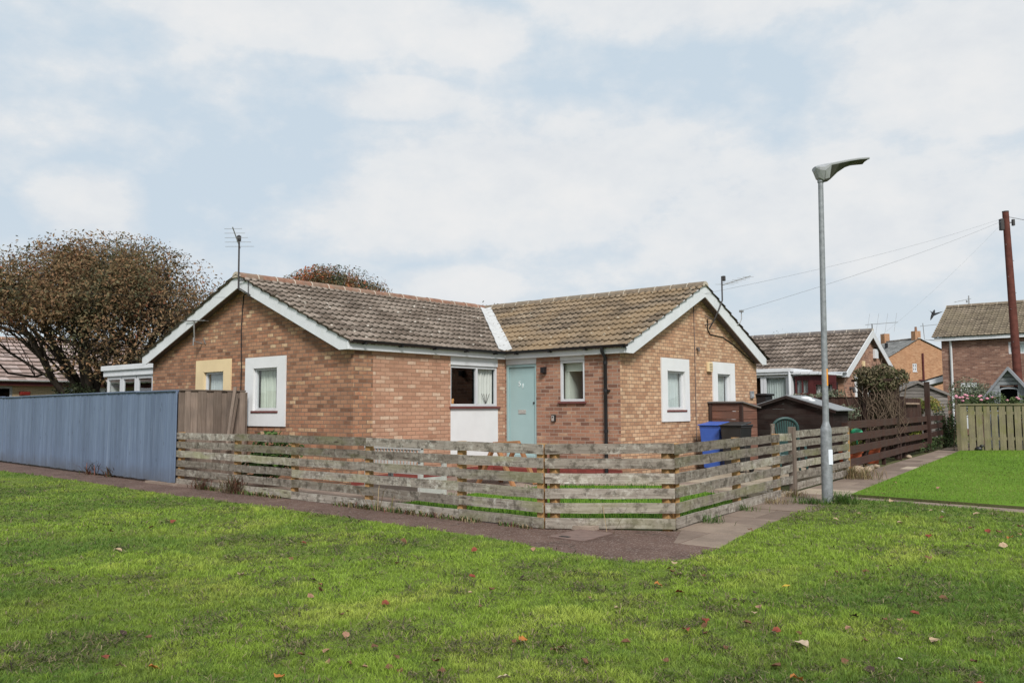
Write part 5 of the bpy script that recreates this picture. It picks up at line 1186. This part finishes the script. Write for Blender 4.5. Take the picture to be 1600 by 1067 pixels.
tree('bare_tree', 'tiny leafy tree tip just above the meeting of the two roofs', (-28.2, 31.3, 0), (-28.2, 31.3, 5.3), (1.5, 1.5, 1.45), 2.2, 12, [(.08, .09, .05, 1), (.12, .11, .06, 1)], 1500, .11, 6, 5, 4, .13, -.4)
tree('bare_tree', 'thin bare twigs poking above the neighbour roof ridge', (-27.6, 68.3, 0), (-27.6, 68.3, 6.2), (2.2, 2.2, 1.6), 3, 15, [(.08, .07, .05, 1)], 250, .1, 7, 5, 4, .12, -.3)

# arch with dead vine
Ar = thing('vine_arch', 'timber garden arch smothered by a dead brown climbing vine', 'arch', (-7.1, 24.2, 0))
b = MB(); 
for x, y in ((-6.92, 24.45), (-7.55, 24.0), (-7.2, 25.0), (-7.85, 24.5)): b.box((x-.05, y-.05, 0), (x+.05, y+.05, 2.15))
b.box((-7.9, 23.95, 2.1), (-6.85, 24.05, 2.16)); b.box((-7.9, 24.75, 2.1), (-6.85, 24.85, 2.16)); b.build('frame', 'wood_dark', Ar)
g = np.random.default_rng(4); b = MB()
for i in range(240):
    p = np.array([-7.3+g.normal()*.24, 24.3+g.normal()*.24, g.uniform(.3, 1.2)]); pts = [p]
    for k in range(5): p = p+np.array([g.normal()*.12, g.normal()*.12, g.uniform(.1, .4)]); pts.append(p)
    if i % 3 == 0: pts = [np.array([q[0], q[1], 2.3-q[2]*.75]) for q in pts]
    b.tube([tuple(q) for q in pts], .004+.007*g.random(), 4, False)
b.build('vine_stems', 'vine', Ar)
VINE = [(.12, .10, .06, 2), (.18, .15, .09, 2), (.10, .11, .05, 1.5), (.24, .19, .12, 1)]
leafcloud('vine_foliage', [(-7.5, 24.0, 2.25), (-7.15, 24.3, 2.3), (-6.85, 24.55, 2.2), (-7.3, 24.3, 2.05), (-7.2, 24.3, 1.3)], [(.36, .36, .26), (.40, .40, .28), (.3, .3, .25), (.55, .5, .28), (.24, .24, .8)], 5200, .08, VINE, Ar, seed=9)

def shrub(name, label, c, r, n, size, pal, group=None, seed=2, stem=True, fl=None):
    t = thing(name, label, 'plant', (c[0], c[1], max(0, c[2]-r[2])), group); g = np.random.default_rng(seed)
    b = MB()
    for i in range(9):
        a = g.random()*6.3; e = np.array([c[0]+math.cos(a)*r[0]*.6*g.random(), c[1]+math.sin(a)*r[1]*.6*g.random(), c[2]+r[2]*.4*g.random()])
        b.tube([(c[0], c[1], .0), tuple((np.array(c)+e)/2), tuple(e)], [.012, .009, .004], 5, False)
    b.build('stems', 'vine', t)
    cs = [(c[0]+g.normal()*r[0]*.45, c[1]+g.normal()*r[1]*.45, c[2]+g.normal()*r[2]*.35) for _ in range(7)]
    leafcloud('foliage', cs, [(r[0]*.6, r[1]*.6, r[2]*.6)]*7, n, size, pal, t, seed=seed)
    if fl:
        b = MB(); m = MB()
        for i in range(fl[0]):
            a = g.random()*6.3; q = (c[0]+math.cos(a)*r[0]*g.random()**.5*1.1, c[1]+math.sin(a)*r[1]*g.random()**.5*1.1, c[2]+r[2]*g.uniform(.55, 1.1))
            b.ball(q, (.06*fl[2], .06*fl[2], .045*fl[2]), 7, 5)
        b.build('flowers', fl[1], t)
    return t
shrub('dark_bush', 'dark green bush under the large rusty tree against far bungalow', (-29.0, 12.0, 1.6), (.9, .9, .8), 3600, .085, [(.05, .07, .03, 3), (.09, .10, .05, 2), (.16, .10, .05, 1)], seed=61)
M['pink'] = paint('pink petals', (.6, .27, .33, 1), .7, .25, 20)
GRN = [(.05, .085, .03, 2), (.09, .13, .045, 2), (.15, .19, .08, 1)]
YEL = [(.16, .2, .05, 2), (.28, .27, .07, 1.5), (.3, .2, .07, 1)]
SIL = [(.12, .15, .09, 2), (.2, .22, .15, 2), (.28, .28, .2, 1)]
shrub('grey_shrub', 'large silvery green bush behind the picket fence in front of plum brick', (-6.9, 34.0, 1.75), (1.0, .9, .75), 3400, .085, SIL, seed=21)
shrub('flowering_shrub', 'pink flowering shrub at left end of picket fence top', (-6.25, 30.9, 1.35), (.62, .5, .42), 1800, .07, GRN, seed=22, fl=(14, 'pink', .95))
shrub('flowering_shrub', 'green shrub with few pink blooms in front of the playhouse door', (-5.0, 31.45, 1.3), (.6, .28, .36), 1500, .075, GRN, seed=23, fl=(6, 'pink', .8))
b = MB(); t = thing('rose_bloom', 'single pale pink rose on thin stem beside the grey shed corner', 'flower', (-6.75, 30.0, 0)); b.tube([(-6.75, 30.0, 0), (-6.7, 30.0, .9), (-6.62, 30.0, 1.7)], .012, 5); b.build('stem', 'vine', t); b = MB(); b.ball((-6.62, 30.0, 1.72), (.055, .055, .065), 9, 7); b.build('bloom', 'pink', t)
shrub('conifer_bush', 'dark green bush at far end of the dark rail fence', (-7.55, 32.6, .75), (.33, .33, .8), 2600, .06, [(.03, .05, .02, 2), (.05, .085, .03, 2), (.09, .12, .04, 1)], seed=24)
shrub('yellow_shrub', 'yellow-green bush rising behind the dark rail fence near the grey shed', (-8.0, 31.2, 1.35), (.6, .5, .35), 1500, .07, YEL, seed=25)
shrub('border_plant', 'small yellowish plant behind first bay of the dark rail fence', (-6.75, 20.4, .55), (.25, .4, .25), 420, .06, YEL, seed=26)
shrub('border_plant', 'bright lime plant glowing through the dark rail fence past the vine arch', (-7.45, 27.0, .65), (.3, 1.1, .3), 1500, .07, [(.2, .26, .04, 2), (.32, .34, .06, 2), (.12, .18, .05, 1)], seed=27)
shrub('border_plant', 'pale variegated plant beside the dark shed corner above the dark fence', (-7.3, 21.8, 1.2), (.35, .35, .3), 600, .06, SIL, seed=28)
shrub('border_plant', 'low green plants at foot of the dark rail fence beside the path', (-7.35, 29.0, .2), (.22, 2.2, .2), 900, .07, GRN, seed=29)
shrub('garden_shrub', 'feathery green plant behind left part of the long rail fence', (-13.1, 8.75, .42), (.75, .3, .42), 1500, .08, [(.035, .07, .015, 2), (.07, .12, .03, 2), (.12, .17, .05, 1)], seed=30)
shrub('garden_shrub', 'patch of straggly flowering plants in the porch garden behind the dark fence', (-9.6, 26.6, 1.75), (.7, .3, .2), 700, .07, SIL, seed=31)
def pot(label, x, y, r, h, mat, z=0):
    t = thing('plant_pot', label, 'plant pot', (x, y, z)); b = MB(); b.tube([(x, y, z), (x, y, z+h*.85)], [r*.75, r*.96], 16); b.build('body', mat, t); b = MB(); b.tube([(x, y, z+h*.85), (x, y, z+h)], [r*1.04, r*1.05], 16); b.build('rim', mat, t)
pot('wide orange-red plant pot directly behind the start of the dark rail fence', -6.6, 19.6, .32, .45, 'terracotta')
pot('smaller orange plant pot behind the dark rail fence nearer the vine arch', -6.85, 22.0, .24, .42, 'terracotta')
pot('dark plant pot standing between two orange pots', -6.75, 20.9, .2, .4, 'blackbin')
b = MB(); b.ball((-6.45, 19.8, .82), (.14, .14, .1), 10, 7); b.tube([(-6.45, 19.8, 0), (-6.45, 19.8, .8)], .02, 6); tag(b.build('green_ornament', 'greenplastic'), 'round bright green plastic ornament on stick behind the dark fence', 'ornament')
b = MB(); t = thing('hose_tap', 'small green hose fitting on thin dark stake in front of the dark grey bin', 'hose fitting', (-7.6, 16.45, .04)); b.ball((-7.6, 16.45, .74), .05, 8, 6); b.build('fitting', 'greenplastic', t); b = MB(); b.tube([(-7.6, 16.45, .04), (-7.6, 16.45, .72)], .01, 6); b.build('stake', 'blackmetal', t)
b = MB(); b.tube([(-6.9, 16.2, .04), (-6.9, 16.2, 1.0), (-6.9, 16.2, 1.08)], [.045, .04, .05], 7); tag(b.build('stump_post', 'wood_rail'), 'knobbly weathered post stub standing behind the rail fence near the gate', 'post')
b = MB(); b.ball((-6.0, 29.8, .08), (.11, .08, .08), 9, 6); b.ball((-5.92, 29.84, .17), (.06, .05, .05), 8, 5); tag(b.build('dark_ornament', 'blackbin'), 'small dark lump at foot of the picket fence', 'ornament')
for i, (x, y, r) in enumerate(((-6.05, 18.55, .13), (-5.98, 18.9, .10), (-6.18, 18.8, .09), (-6.3, 20.6, .06), (-6.75, 24.95, .07))):
    b = MB(); b.ball((x, y, r*.5), (r*1.2, r, r*.75), 7, 5)
    for k, v in enumerate(b.v): b.v[k] = (v[0]+random.uniform(-.012, .012), v[1]+random.uniform(-.012, .012), v[2]+random.uniform(-.01, .01))
    tag(b.build('edging_stone', 'stone'), 'rough tan edging stone on the path at foot of the dark fence', 'stone', 'edging stones by dark fence')

# weeds along the fence foot
def weed(label, x, y, h, n, pal, seed, w=.012, spread=.12, group=None, cat='weed', name='weed_tuft'):
    g = np.random.default_rng(seed); V = []; F = []; Cc = []; pal = np.array(pal)
    for i in range(n):
        a = g.random()*6.3; bx, by_ = x+g.normal()*spread*.5, y+g.normal()*spread*.3; hh = h*g.uniform(.3, 1.0)**1.2; ln_ = hh*g.uniform(.3, 1.5); px, py = -math.sin(a)*w/2, math.cos(a)*w/2
        m = (bx+math.cos(a)*ln_*.4, by_+math.sin(a)*ln_*.4, hh*.65); t_ = (bx+math.cos(a)*ln_, by_+math.sin(a)*ln_, hh*.95)
        k = len(V); V += [(bx-px, by_-py, 0), (bx+px, by_+py, 0), (m[0]+px, m[1]+py, m[2]), (m[0]-px, m[1]-py, m[2]), (t_[0]+px*.2, t_[1]+py*.2, t_[2]), (t_[0]-px*.2, t_[1]-py*.2, t_[2])]; F += [(k, k+1, k+2, k+3), (k+3, k+2, k+4, k+5)]; c = pal[g.integers(len(pal))]*g.uniform(.7, 1.2); Cc += [c]*6
    return tag(np_mesh(name, np.array(V), np.array(F), 'grass', np.array(Cc)), label, cat, group)
DRY = [(.30, .22, .12), (.22, .15, .08), (.36, .29, .16), (.14, .14, .05)]; RED = [(.18, .07, .05), (.12, .06, .04), (.09, .09, .04)]; GRS = [(.05, .11, .02), (.08, .16, .03), (.12, .19, .04)]
weed('reddish dock weed against the foot of the blue fence', -19.1, 8.42, .34, 90, RED, 41, .016, .3)
weed('small reddish weed against blue fence nearest the rail fence', -18.2, 8.36, .26, 60, RED, 42, .016, .2)
weed('bushy reddish brown weed at foot of second rail fence post', -12.95, 8.03, .36, 170, RED+[(.2, .17, .09), (.14, .1, .06)], 43, .010, .26)
weed('russet weed at foot of rail fence between first two posts', -14.1, 8.07, .26, 110, RED, 44, .01, .24)
weed('long dry straw weed arching before the long rail fence', -9.0, 7.95, .5, 16, DRY, 45, .01, .3)
weed('dry straw clump at the foot of the gate end', -5.72, 17.25, .3, 420, DRY, 46, .008, .5)
weed('dry straw clump by the dark gate post on the slab path', -5.35, 13.2, .14, 160, DRY, 47, .007, .35)
weed('dry grass at right fence base halfway to gate', -5.22, 12.1, .12, 130, DRY, 48, .007, .4)
weed('green grass tuft growing at the corner foot of the right fence', -4.98, 9.6, .13, 160, GRS, 49, .006, .22)
weed('green grass tuft in paving joint further along right fence', -5.12, 11.0, .11, 90, GRS, 50, .006, .2)
weed('lush grass tuft around right side of the lamp post foot', -4.34, 12.66, .2, 300, GRS, 51, .007, .22)
weed('grass tuft around left side of the lamp post foot', -4.72, 12.35, .12, 220, GRS, 52, .007, .26)
weed('tall dry seed stems before the corner fence panel', -5.65, 8.18, .55, 7, DRY, 53, .006, .5)
g = np.random.default_rng(77)
V_, F_, C_ = [], [], []
for i in range(1500):   # low growth in the joint between fence and tarmac
    tt = g.random(); k0 = vnoise(np.array([tt*26.0]), np.array([3.3]), 5)[0]
    if k0 < .5: continue
    x = lerp(-15.0, -6.3, tt)+g.normal()*.04; y = lerp(8.14, 7.86, tt)-abs(g.normal())*.05; h = g.uniform(.01, .075)*k0*1.2; a = g.random()*6.28; w = .006
    c = np.array((DRY+GRS+RED)[g.integers(10)])*g.uniform(.6, 1.1); px, py = -math.sin(a)*w, math.cos(a)*w; lx, ly = math.cos(a)*h*1.1, math.sin(a)*h*.9
    k = len(V_); V_ += [(x-px, y-py, -.01), (x+px, y+py, -.01), (x+lx*.5+px, y+ly*.5+py, h*.8), (x+lx*.5-px, y+ly*.5-py, h*.8), (x+lx+px*.5, y+ly+py*.5, h), (x+lx-px*.5, y+ly-py*.5, h)]
    F_ += [(k, k+1, k+2, k+3), (k+3, k+2, k+4, k+5)]; C_ += [c]*6
o = np_mesh('joint_weeds', np.array(V_), np.array(F_), 'grass', np.array(C_)); o['kind'] = 'stuff'; o['label'] = 'low straggly growth in the joint between rail fence and brown tarmac'; o['category'] = 'weeds'

# ------------------------------------------------------------------ lawn grass
def grass(name, poly, n, dmin, dmax, hmul, seed, pal='front', wmul=1.0, power=1.6, z=0.0, label=None, lat=.66):
    g = np.random.default_rng(seed)
    u = g.random(n); d = (dmin**(1-power)+u*(dmax**(1-power)-dmin**(1-power)))**(1/(1-power)); band = g.random(n) < .27; hw = lat*d+.6; l = np.where(g.random(n) < .5, -1, 1)*np.where(band, hw+g.random(n)*3.6, g.random(n)*hw)
    x = FW.x*d+RT.x*l; y = FW.y*d+RT.y*l
    jx, jy = .07*(vnoise(x*5, y*5, 3)-.5)*2, .07*(vnoise(x*5, y*5, 4)-.5)*2
    ok = inpoly(x+jx, y+jy, poly); x, y, d, band = x[ok], y[ok], d[ok], band[ok]; n = len(x)
    big = fbm(x*.55, y*.55, 1, 4); mid = fbm(x*1.7, y*1.7, 9, 3); fine = fbm(x*6, y*6, 21, 3)
    sc = np.clip(d/5.2, .85, 4.5)*np.where(band, 1.7, 1.0)
    if pal == 'front':
        dead = np.clip((fbm(x*1.7, y*1.7, 33, 5)-.52)/.14, 0, 1)*np.clip((fbm(x*7, y*7, 61, 3)-.3)/.3, 0, 1)
        cl = np.clip((fbm(x*9, y*9, 71, 3)-.32)/.36, 0, 1); h = (.010+.020*mid**1.3+.026*cl**1.6+.008*g.random(n))*hmul*(1-.35*dead)
        c0 = np.array([.11, .195, .034]); c1 = np.array([.275, .39, .052]); c2 = np.array([.50, .54, .11])
        k = np.clip((big-.35)/.26+1.0*(fine-.5)+.7*(cl-.45)+.24*g.normal(size=n), 0, 1)[:, None]; c = c0*(1-k)+c1*k
        k2 = np.clip((mid-.52)/.16, 0, 1)[:, None]*np.clip(big*2.2-.65, 0, 1)[:, None]; c = c*(1-k2*.65)+c2*k2*.65
        br = g.random(n) < (.07+.42*dead); bc = np.array([[.17, .14, .07], [.25, .20, .11], [.10, .10, .045], [.13, .16, .05]])[g.integers(0, 4, n)]; c = np.where(br[:, None], bc, c)
        c = c*(1-.25*dead)[:, None]
        worn = np.clip((fbm(x*.33+4, y*.33, 55, 3)-.5)/.14, 0, 1)*np.clip((-x-3.5)/3, 0, 1); c = c*(1-.24*worn)[:, None]+np.array([.045, .03, .012])*(.24*worn)[:, None]; h = h*(1-.25*worn)
        lay = np.where(br, 2.0, 1.05)
    elif pal == 'side':
        h = (.022+.01*g.random(n))*hmul; st = .5+.5*np.sin((x*.9+y*.35)*2.2+3*big)
        c = np.array([.14, .22, .04])*(1-st)[:, None]+np.array([.20, .28, .058])*st[:, None]; c = c*(.50+.55*fine+.5*mid)[:, None]; yl = np.clip((big-.5)/.2, 0, 1)[:, None]; c = c*(1-.35*yl)+np.array([.26, .27, .07])*.35*yl; lay = np.full(n, .55); br = np.zeros(n, bool)
    else:
        h = (.05+.05*g.random(n))*hmul; c = np.array([.05, .14, .015])*(.7+.8*fine)[:, None]; lay = np.full(n, .6); br = np.zeros(n, bool)
    c = c*(.75+.5*g.random(n))[:, None]
    a = g.random(n)*2*np.pi; w = (.0026+.0016*g.random(n))*sc*wmul; ln_ = h*lay*(.3+.9*g.random(n))
    ca, sa = np.cos(a), np.sin(a); f2 = g.random(n)*2*np.pi; px, py = -np.sin(f2)*w/2, np.cos(f2)*w/2
    hz = h*np.where(br, .45, 1.0)
    z0 = np.full(n, z-.004)
    v = np.stack([np.stack([x-px, y-py, z0], 1), np.stack([x+px, y+py, z0], 1), np.stack([x+ca*ln_*.35+px*.8, y+sa*ln_*.35+py*.8, z+hz*.65], 1), np.stack([x+ca*ln_*.35-px*.8, y+sa*ln_*.35-py*.8, z+hz*.65], 1), np.stack([x+ca*ln_, y+sa*ln_, z+hz], 1)], 1)
    base = np.arange(n)*5
    f = np.concatenate([np.stack([base, base+1, base+2], 1), np.stack([base, base+2, base+3], 1), np.stack([base+3, base+2, base+4], 1)])
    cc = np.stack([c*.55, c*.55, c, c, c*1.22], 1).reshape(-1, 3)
    o = np_mesh(name, v.reshape(-1, 3), f, 'grass', cc); o['kind'] = 'stuff'; o['label'] = label; o['category'] = 'grass'; return o
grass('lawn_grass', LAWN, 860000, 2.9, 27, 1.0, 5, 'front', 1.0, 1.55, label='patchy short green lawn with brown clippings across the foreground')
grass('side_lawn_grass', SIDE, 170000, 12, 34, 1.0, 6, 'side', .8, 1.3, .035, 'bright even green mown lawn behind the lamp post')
grass('garden_grass', GARD, 45000, 9, 17, 1.0, 8, 'garden', .8, 1.2, .05, 'green grass inside the rail fence corner')
# matted clippings: short curled brown-green scraps lying in drifts on the lawn
def clippings(n, seed):
    g = np.random.default_rng(seed); d = (3.0**-.7+g.random(n)*(17**-.7-3.0**-.7))**(1/-.7); l = (g.random(n)*2-1)*(.66*d+.9); x = FW.x*d+RT.x*l; y = FW.y*d+RT.y*l
    dens = .028+.34*np.clip((fbm(x*1.7, y*1.7, 33, 5)-.54)/.12, 0, 1)*np.clip((fbm(x*7, y*7, 61, 3)-.42)/.2, 0, 1)+.26*np.clip((fbm(x*3.6, y*3.6, 91, 4)-.57)/.08, 0, 1)
    ok = inpoly(x, y, LAWN) & (g.random(n) < dens); x, y, d = x[ok], y[ok], d[ok]; n = len(x); a = g.random(n)*6.283; L = (.008+.014*g.random(n))*np.clip(d/5, 1, 3); w = .0022*np.clip(d/5, 1, 3.5)
    z = .012+.024*g.random(n); dx, dy = np.cos(a)*L, np.sin(a)*L; px, py = -np.sin(a)*w, np.cos(a)*w; dz = g.normal(size=n)*.008
    v = np.stack([np.stack([x-dx-px, y-dy-py, z-dz], 1), np.stack([x+dx-px, y+dy-py, z+dz], 1), np.stack([x+dx+px, y+dy+py, z+dz], 1), np.stack([x-dx+px, y-dy+py, z-dz], 1)], 1).reshape(-1, 3)
    c = np.array([[.14, .11, .06], [.045, .04, .022], [.2, .165, .09], [.07, .075, .03]])[g.integers(0, 4, n)]*(.6+.7*g.random(n))[:, None]
    o = np_mesh('grass_clippings', v, np.arange(4*n).reshape(-1, 4), 'dryleaf', np.repeat(c, 4, 0)); o['kind'] = 'stuff'; o['label'] = 'brown matted grass clippings scattered in drifts over the lawn'; o['category'] = 'clippings'
clippings(420000, 15)

# ------------------------------------------------------------------ fallen leaves
LEAVES = [(-3.46, 5.86, 'o'), (-3.19, 5.72, 'r'), (-2.66, 6.41, 'y'), (-2.64, 4.8, 'r'), (-1.96, 4.92, 'P'), (-1.88, 5.48, 'k'), (-1.95, 5.8, 'd'), (-1.44, 4.98, 'w'), (-1.39, 5.5, 'p'), (-1.12, 5.19, 'b'), (-3.28, 3.98, 'o'), (-1.91, 4.44, 'b'), (-1.74, 4.29, 'o'), (-2.41, 4.15, 'b'), (-2.42, 5.2, 'b'), (-2.38, 7.43, 'b'), (-2.3, 7.79, 'b'), (-2.58, 7.27, 'b'), (-1.76, 9.62, 'p'), (-2.02, 9.36, 'p'), (-1.5, 4.68, 'd'), (-1.66, 4.76, 'b'), (-2.76, 6.07, 'd'), (-3.36, 6.43, 'b'), (-4.49, 5.45, 'd'), (-3.01, 4.0, 'b'), (-2.78, 4.33, 'b'), (-2.28, 4.6, 'b'), (-2.75, 3.86, 'b'), (-3.63, 5.17, 'k'), (-1.77, 5.84, 'b'), (-1.69, 5.9, 'k'), (-5.24, 3.9, 'k'), (-3.72, 3.03, 'b'), (-3.86, 3.33, 'b'), (-3.83, 2.98, 'k'), (-3.4, 3.11, 'b'), (-3.38, 3.35, 'b'), (-2.9, 3.36, 'P'), (-3.8, 2.64, 'o'), (-3.6, 3.26, 'b'), (-3.6, 3.04, 'k'), (-5.38, 4.09, 'b'), (-6.35, 4.02, 'p'), (-5.08, 2.59, 'b'), (-5.58, 3.38, 'k'), (-7.86, 3.13, 'b'), (-4.42, 4.75, 'p'), (-4.05, 4.45, 'b'), (-4.2, 3.39, 'k'), (-4.46, 2.31, 'o'), (-4.36, 4.92, 'b'), (-4.63, 4.09, 'r'), (-4.66, 3.78, 'b'), (-3.23, 3.25, 'b'), (-3.71, 11.35, 'p'), (-3.64, 11.57, 'k'), (-3.74, 10.6, 'p'), (-3.13, 11.39, 'b'), (-3.04, 10.77, 'p'), (-3.07, 12.29, 'p'), (-2.9, 12.16, 'w'), (-2.76, 11.53, 'b'), (-2.51, 12.2, 'p'), (-1.88, 11.27, 'k'), (-2.08, 10.6, 'r'), (-1.8, 10.23, 'o'), (-1.78, 10.59, 'k'), (-2.5, 9.84, 'r'), (-4.12, 13.76, 'k'), (-3.81, 13.09, 'p'), (-3.06, 13.25, 'k'), (-4.56, 15.91, 'k'), (-3.69, 15.26, 'k')]
LC = {'o': ((.50, .19, .045), 'orange fallen leaf lying on the front lawn', 'orange fallen leaves'), 'r': ((.24, .06, .035), 'dark red fallen leaf lying on the front lawn', 'red fallen leaves'), 'y': ((.60, .36, .06), 'single yellow fallen leaf on the front lawn', None),
      'p': ((.46, .33, .21), 'pale tan dry leaf lying on the lawn', 'pale tan fallen leaves'), 'P': ((.52, .41, .29), 'large pale curled leaf at the front of the lawn', 'large pale leaves'), 'k': ((.36, .20, .13), 'pinkish brown curled leaf lying on grass', 'pinkish fallen leaves'), 'd': ((.07, .045, .035), 'blackish withered leaf lying on the front lawn', 'dark withered leaves'),
      'w': ((.56, .5, .42), 'whitish dry leaf curled on the right of the lawn', 'whitish leaves'), 'b': ((.17, .085, .045), 'small brown fallen leaf lying on the front lawn', 'brown fallen leaves')}
g = np.random.default_rng(31)
extra = 0
while extra < 70:
    d = 3.2+g.random()**1.5*8; l = (g.random()*1.15-.5)*d; x, y = FW.x*d+RT.x*l, FW.y*d+RT.y*l
    if inpoly(np.array([x]), np.array([y]), LAWN)[0]: LEAVES.append((x, y, 'bbbdkbpbr'[g.integers(9)])); extra += 1
protos = {}
def leafproto(ck, var):
    gg = np.random.default_rng(hash((ord(ck), var)) % 1000); n = 7; col = np.array(LC[ck][0]); V = []; Cc = []
    for i in range(n+1):
        s = i/n; w = math.sin(math.pi*min(1, s*1.02))**.8*.42*(1+.18*math.sin(i*2.6+var)); curl = .22*math.sin(s*2.6+var)+.10*gg.normal()
        for k in (-1, 0, 1): V.append((s-.5, k*w*(.9+.1*gg.random()), .06+max(0, curl)*.55+(.30+.1*var)*(k*k)*w+.02*gg.normal())); Cc.append(col*(.75+.4*gg.random())*(.85 if k == 0 else 1))
    F = [(3*i+k, 3*i+k+1, 3*i+4+k, 3*i+3+k) for i in range(n) for k in (0, 1)]
    return np_mesh('fallen_leaf', np.array(V), np.array(F), 'dryleaf', np.array(Cc))
for i, (x, y, ck) in enumerate(LEAVES):
    key = (ck, i % 3)
    if key not in protos: o = protos[key] = leafproto(*key)
    else: o = protos[key].copy(); COL.objects.link(o)
    dd = math.hypot(x, y); s = {'P': .10, 'o': .075, 'p': .06, 'w': .06, 'r': .06, 'y': .065}.get(ck, .055)*g.uniform(.7, 1.2)*(1.3 if dd > 8.5 else 1)
    o.location = (x, y, .022 if y < 13.3 else .06); o.scale = (s, s, s); o.rotation_euler = (g.normal()*.25, g.normal()*.25, g.random()*6.28)
    tag(o, LC[ck][1], 'leaf', LC[ck][2])

# ------------------------------------------------------------------ bird
bp = Vector((-9.1, 38.1, 5.24))
t = thing('flying_bird', 'small dark bird in flight left of the mossy roof', 'bird', tuple(bp))
b = MB(); P = [(-.22, 0, -.12), (-.10, 0, -.06), (.02, 0, 0), (.12, 0, .06), (.19, 0, .1)]; R = [.012, .05, .065, .045, .012]
b.tube([tuple(bp+RT*p[0]*.7+UP*(p[0]*1.1)+FW*.05*i) for i, p in enumerate(P)], R, 8)
for s in (-1, 1):
    b.add([tuple(bp+RT*(.0)+UP*.04), tuple(bp+RT*(-.02)-UP*.08), tuple(bp+RT*(.16*s+.06)+UP*(.10-.05*s)-FW*.12*s), tuple(bp+RT*(.22*s+.08)+UP*(.16-.06*s)-FW*.2*s)], [(0, 1, 2), (0, 2, 3)])
b.build('body', 'birdblack', t)
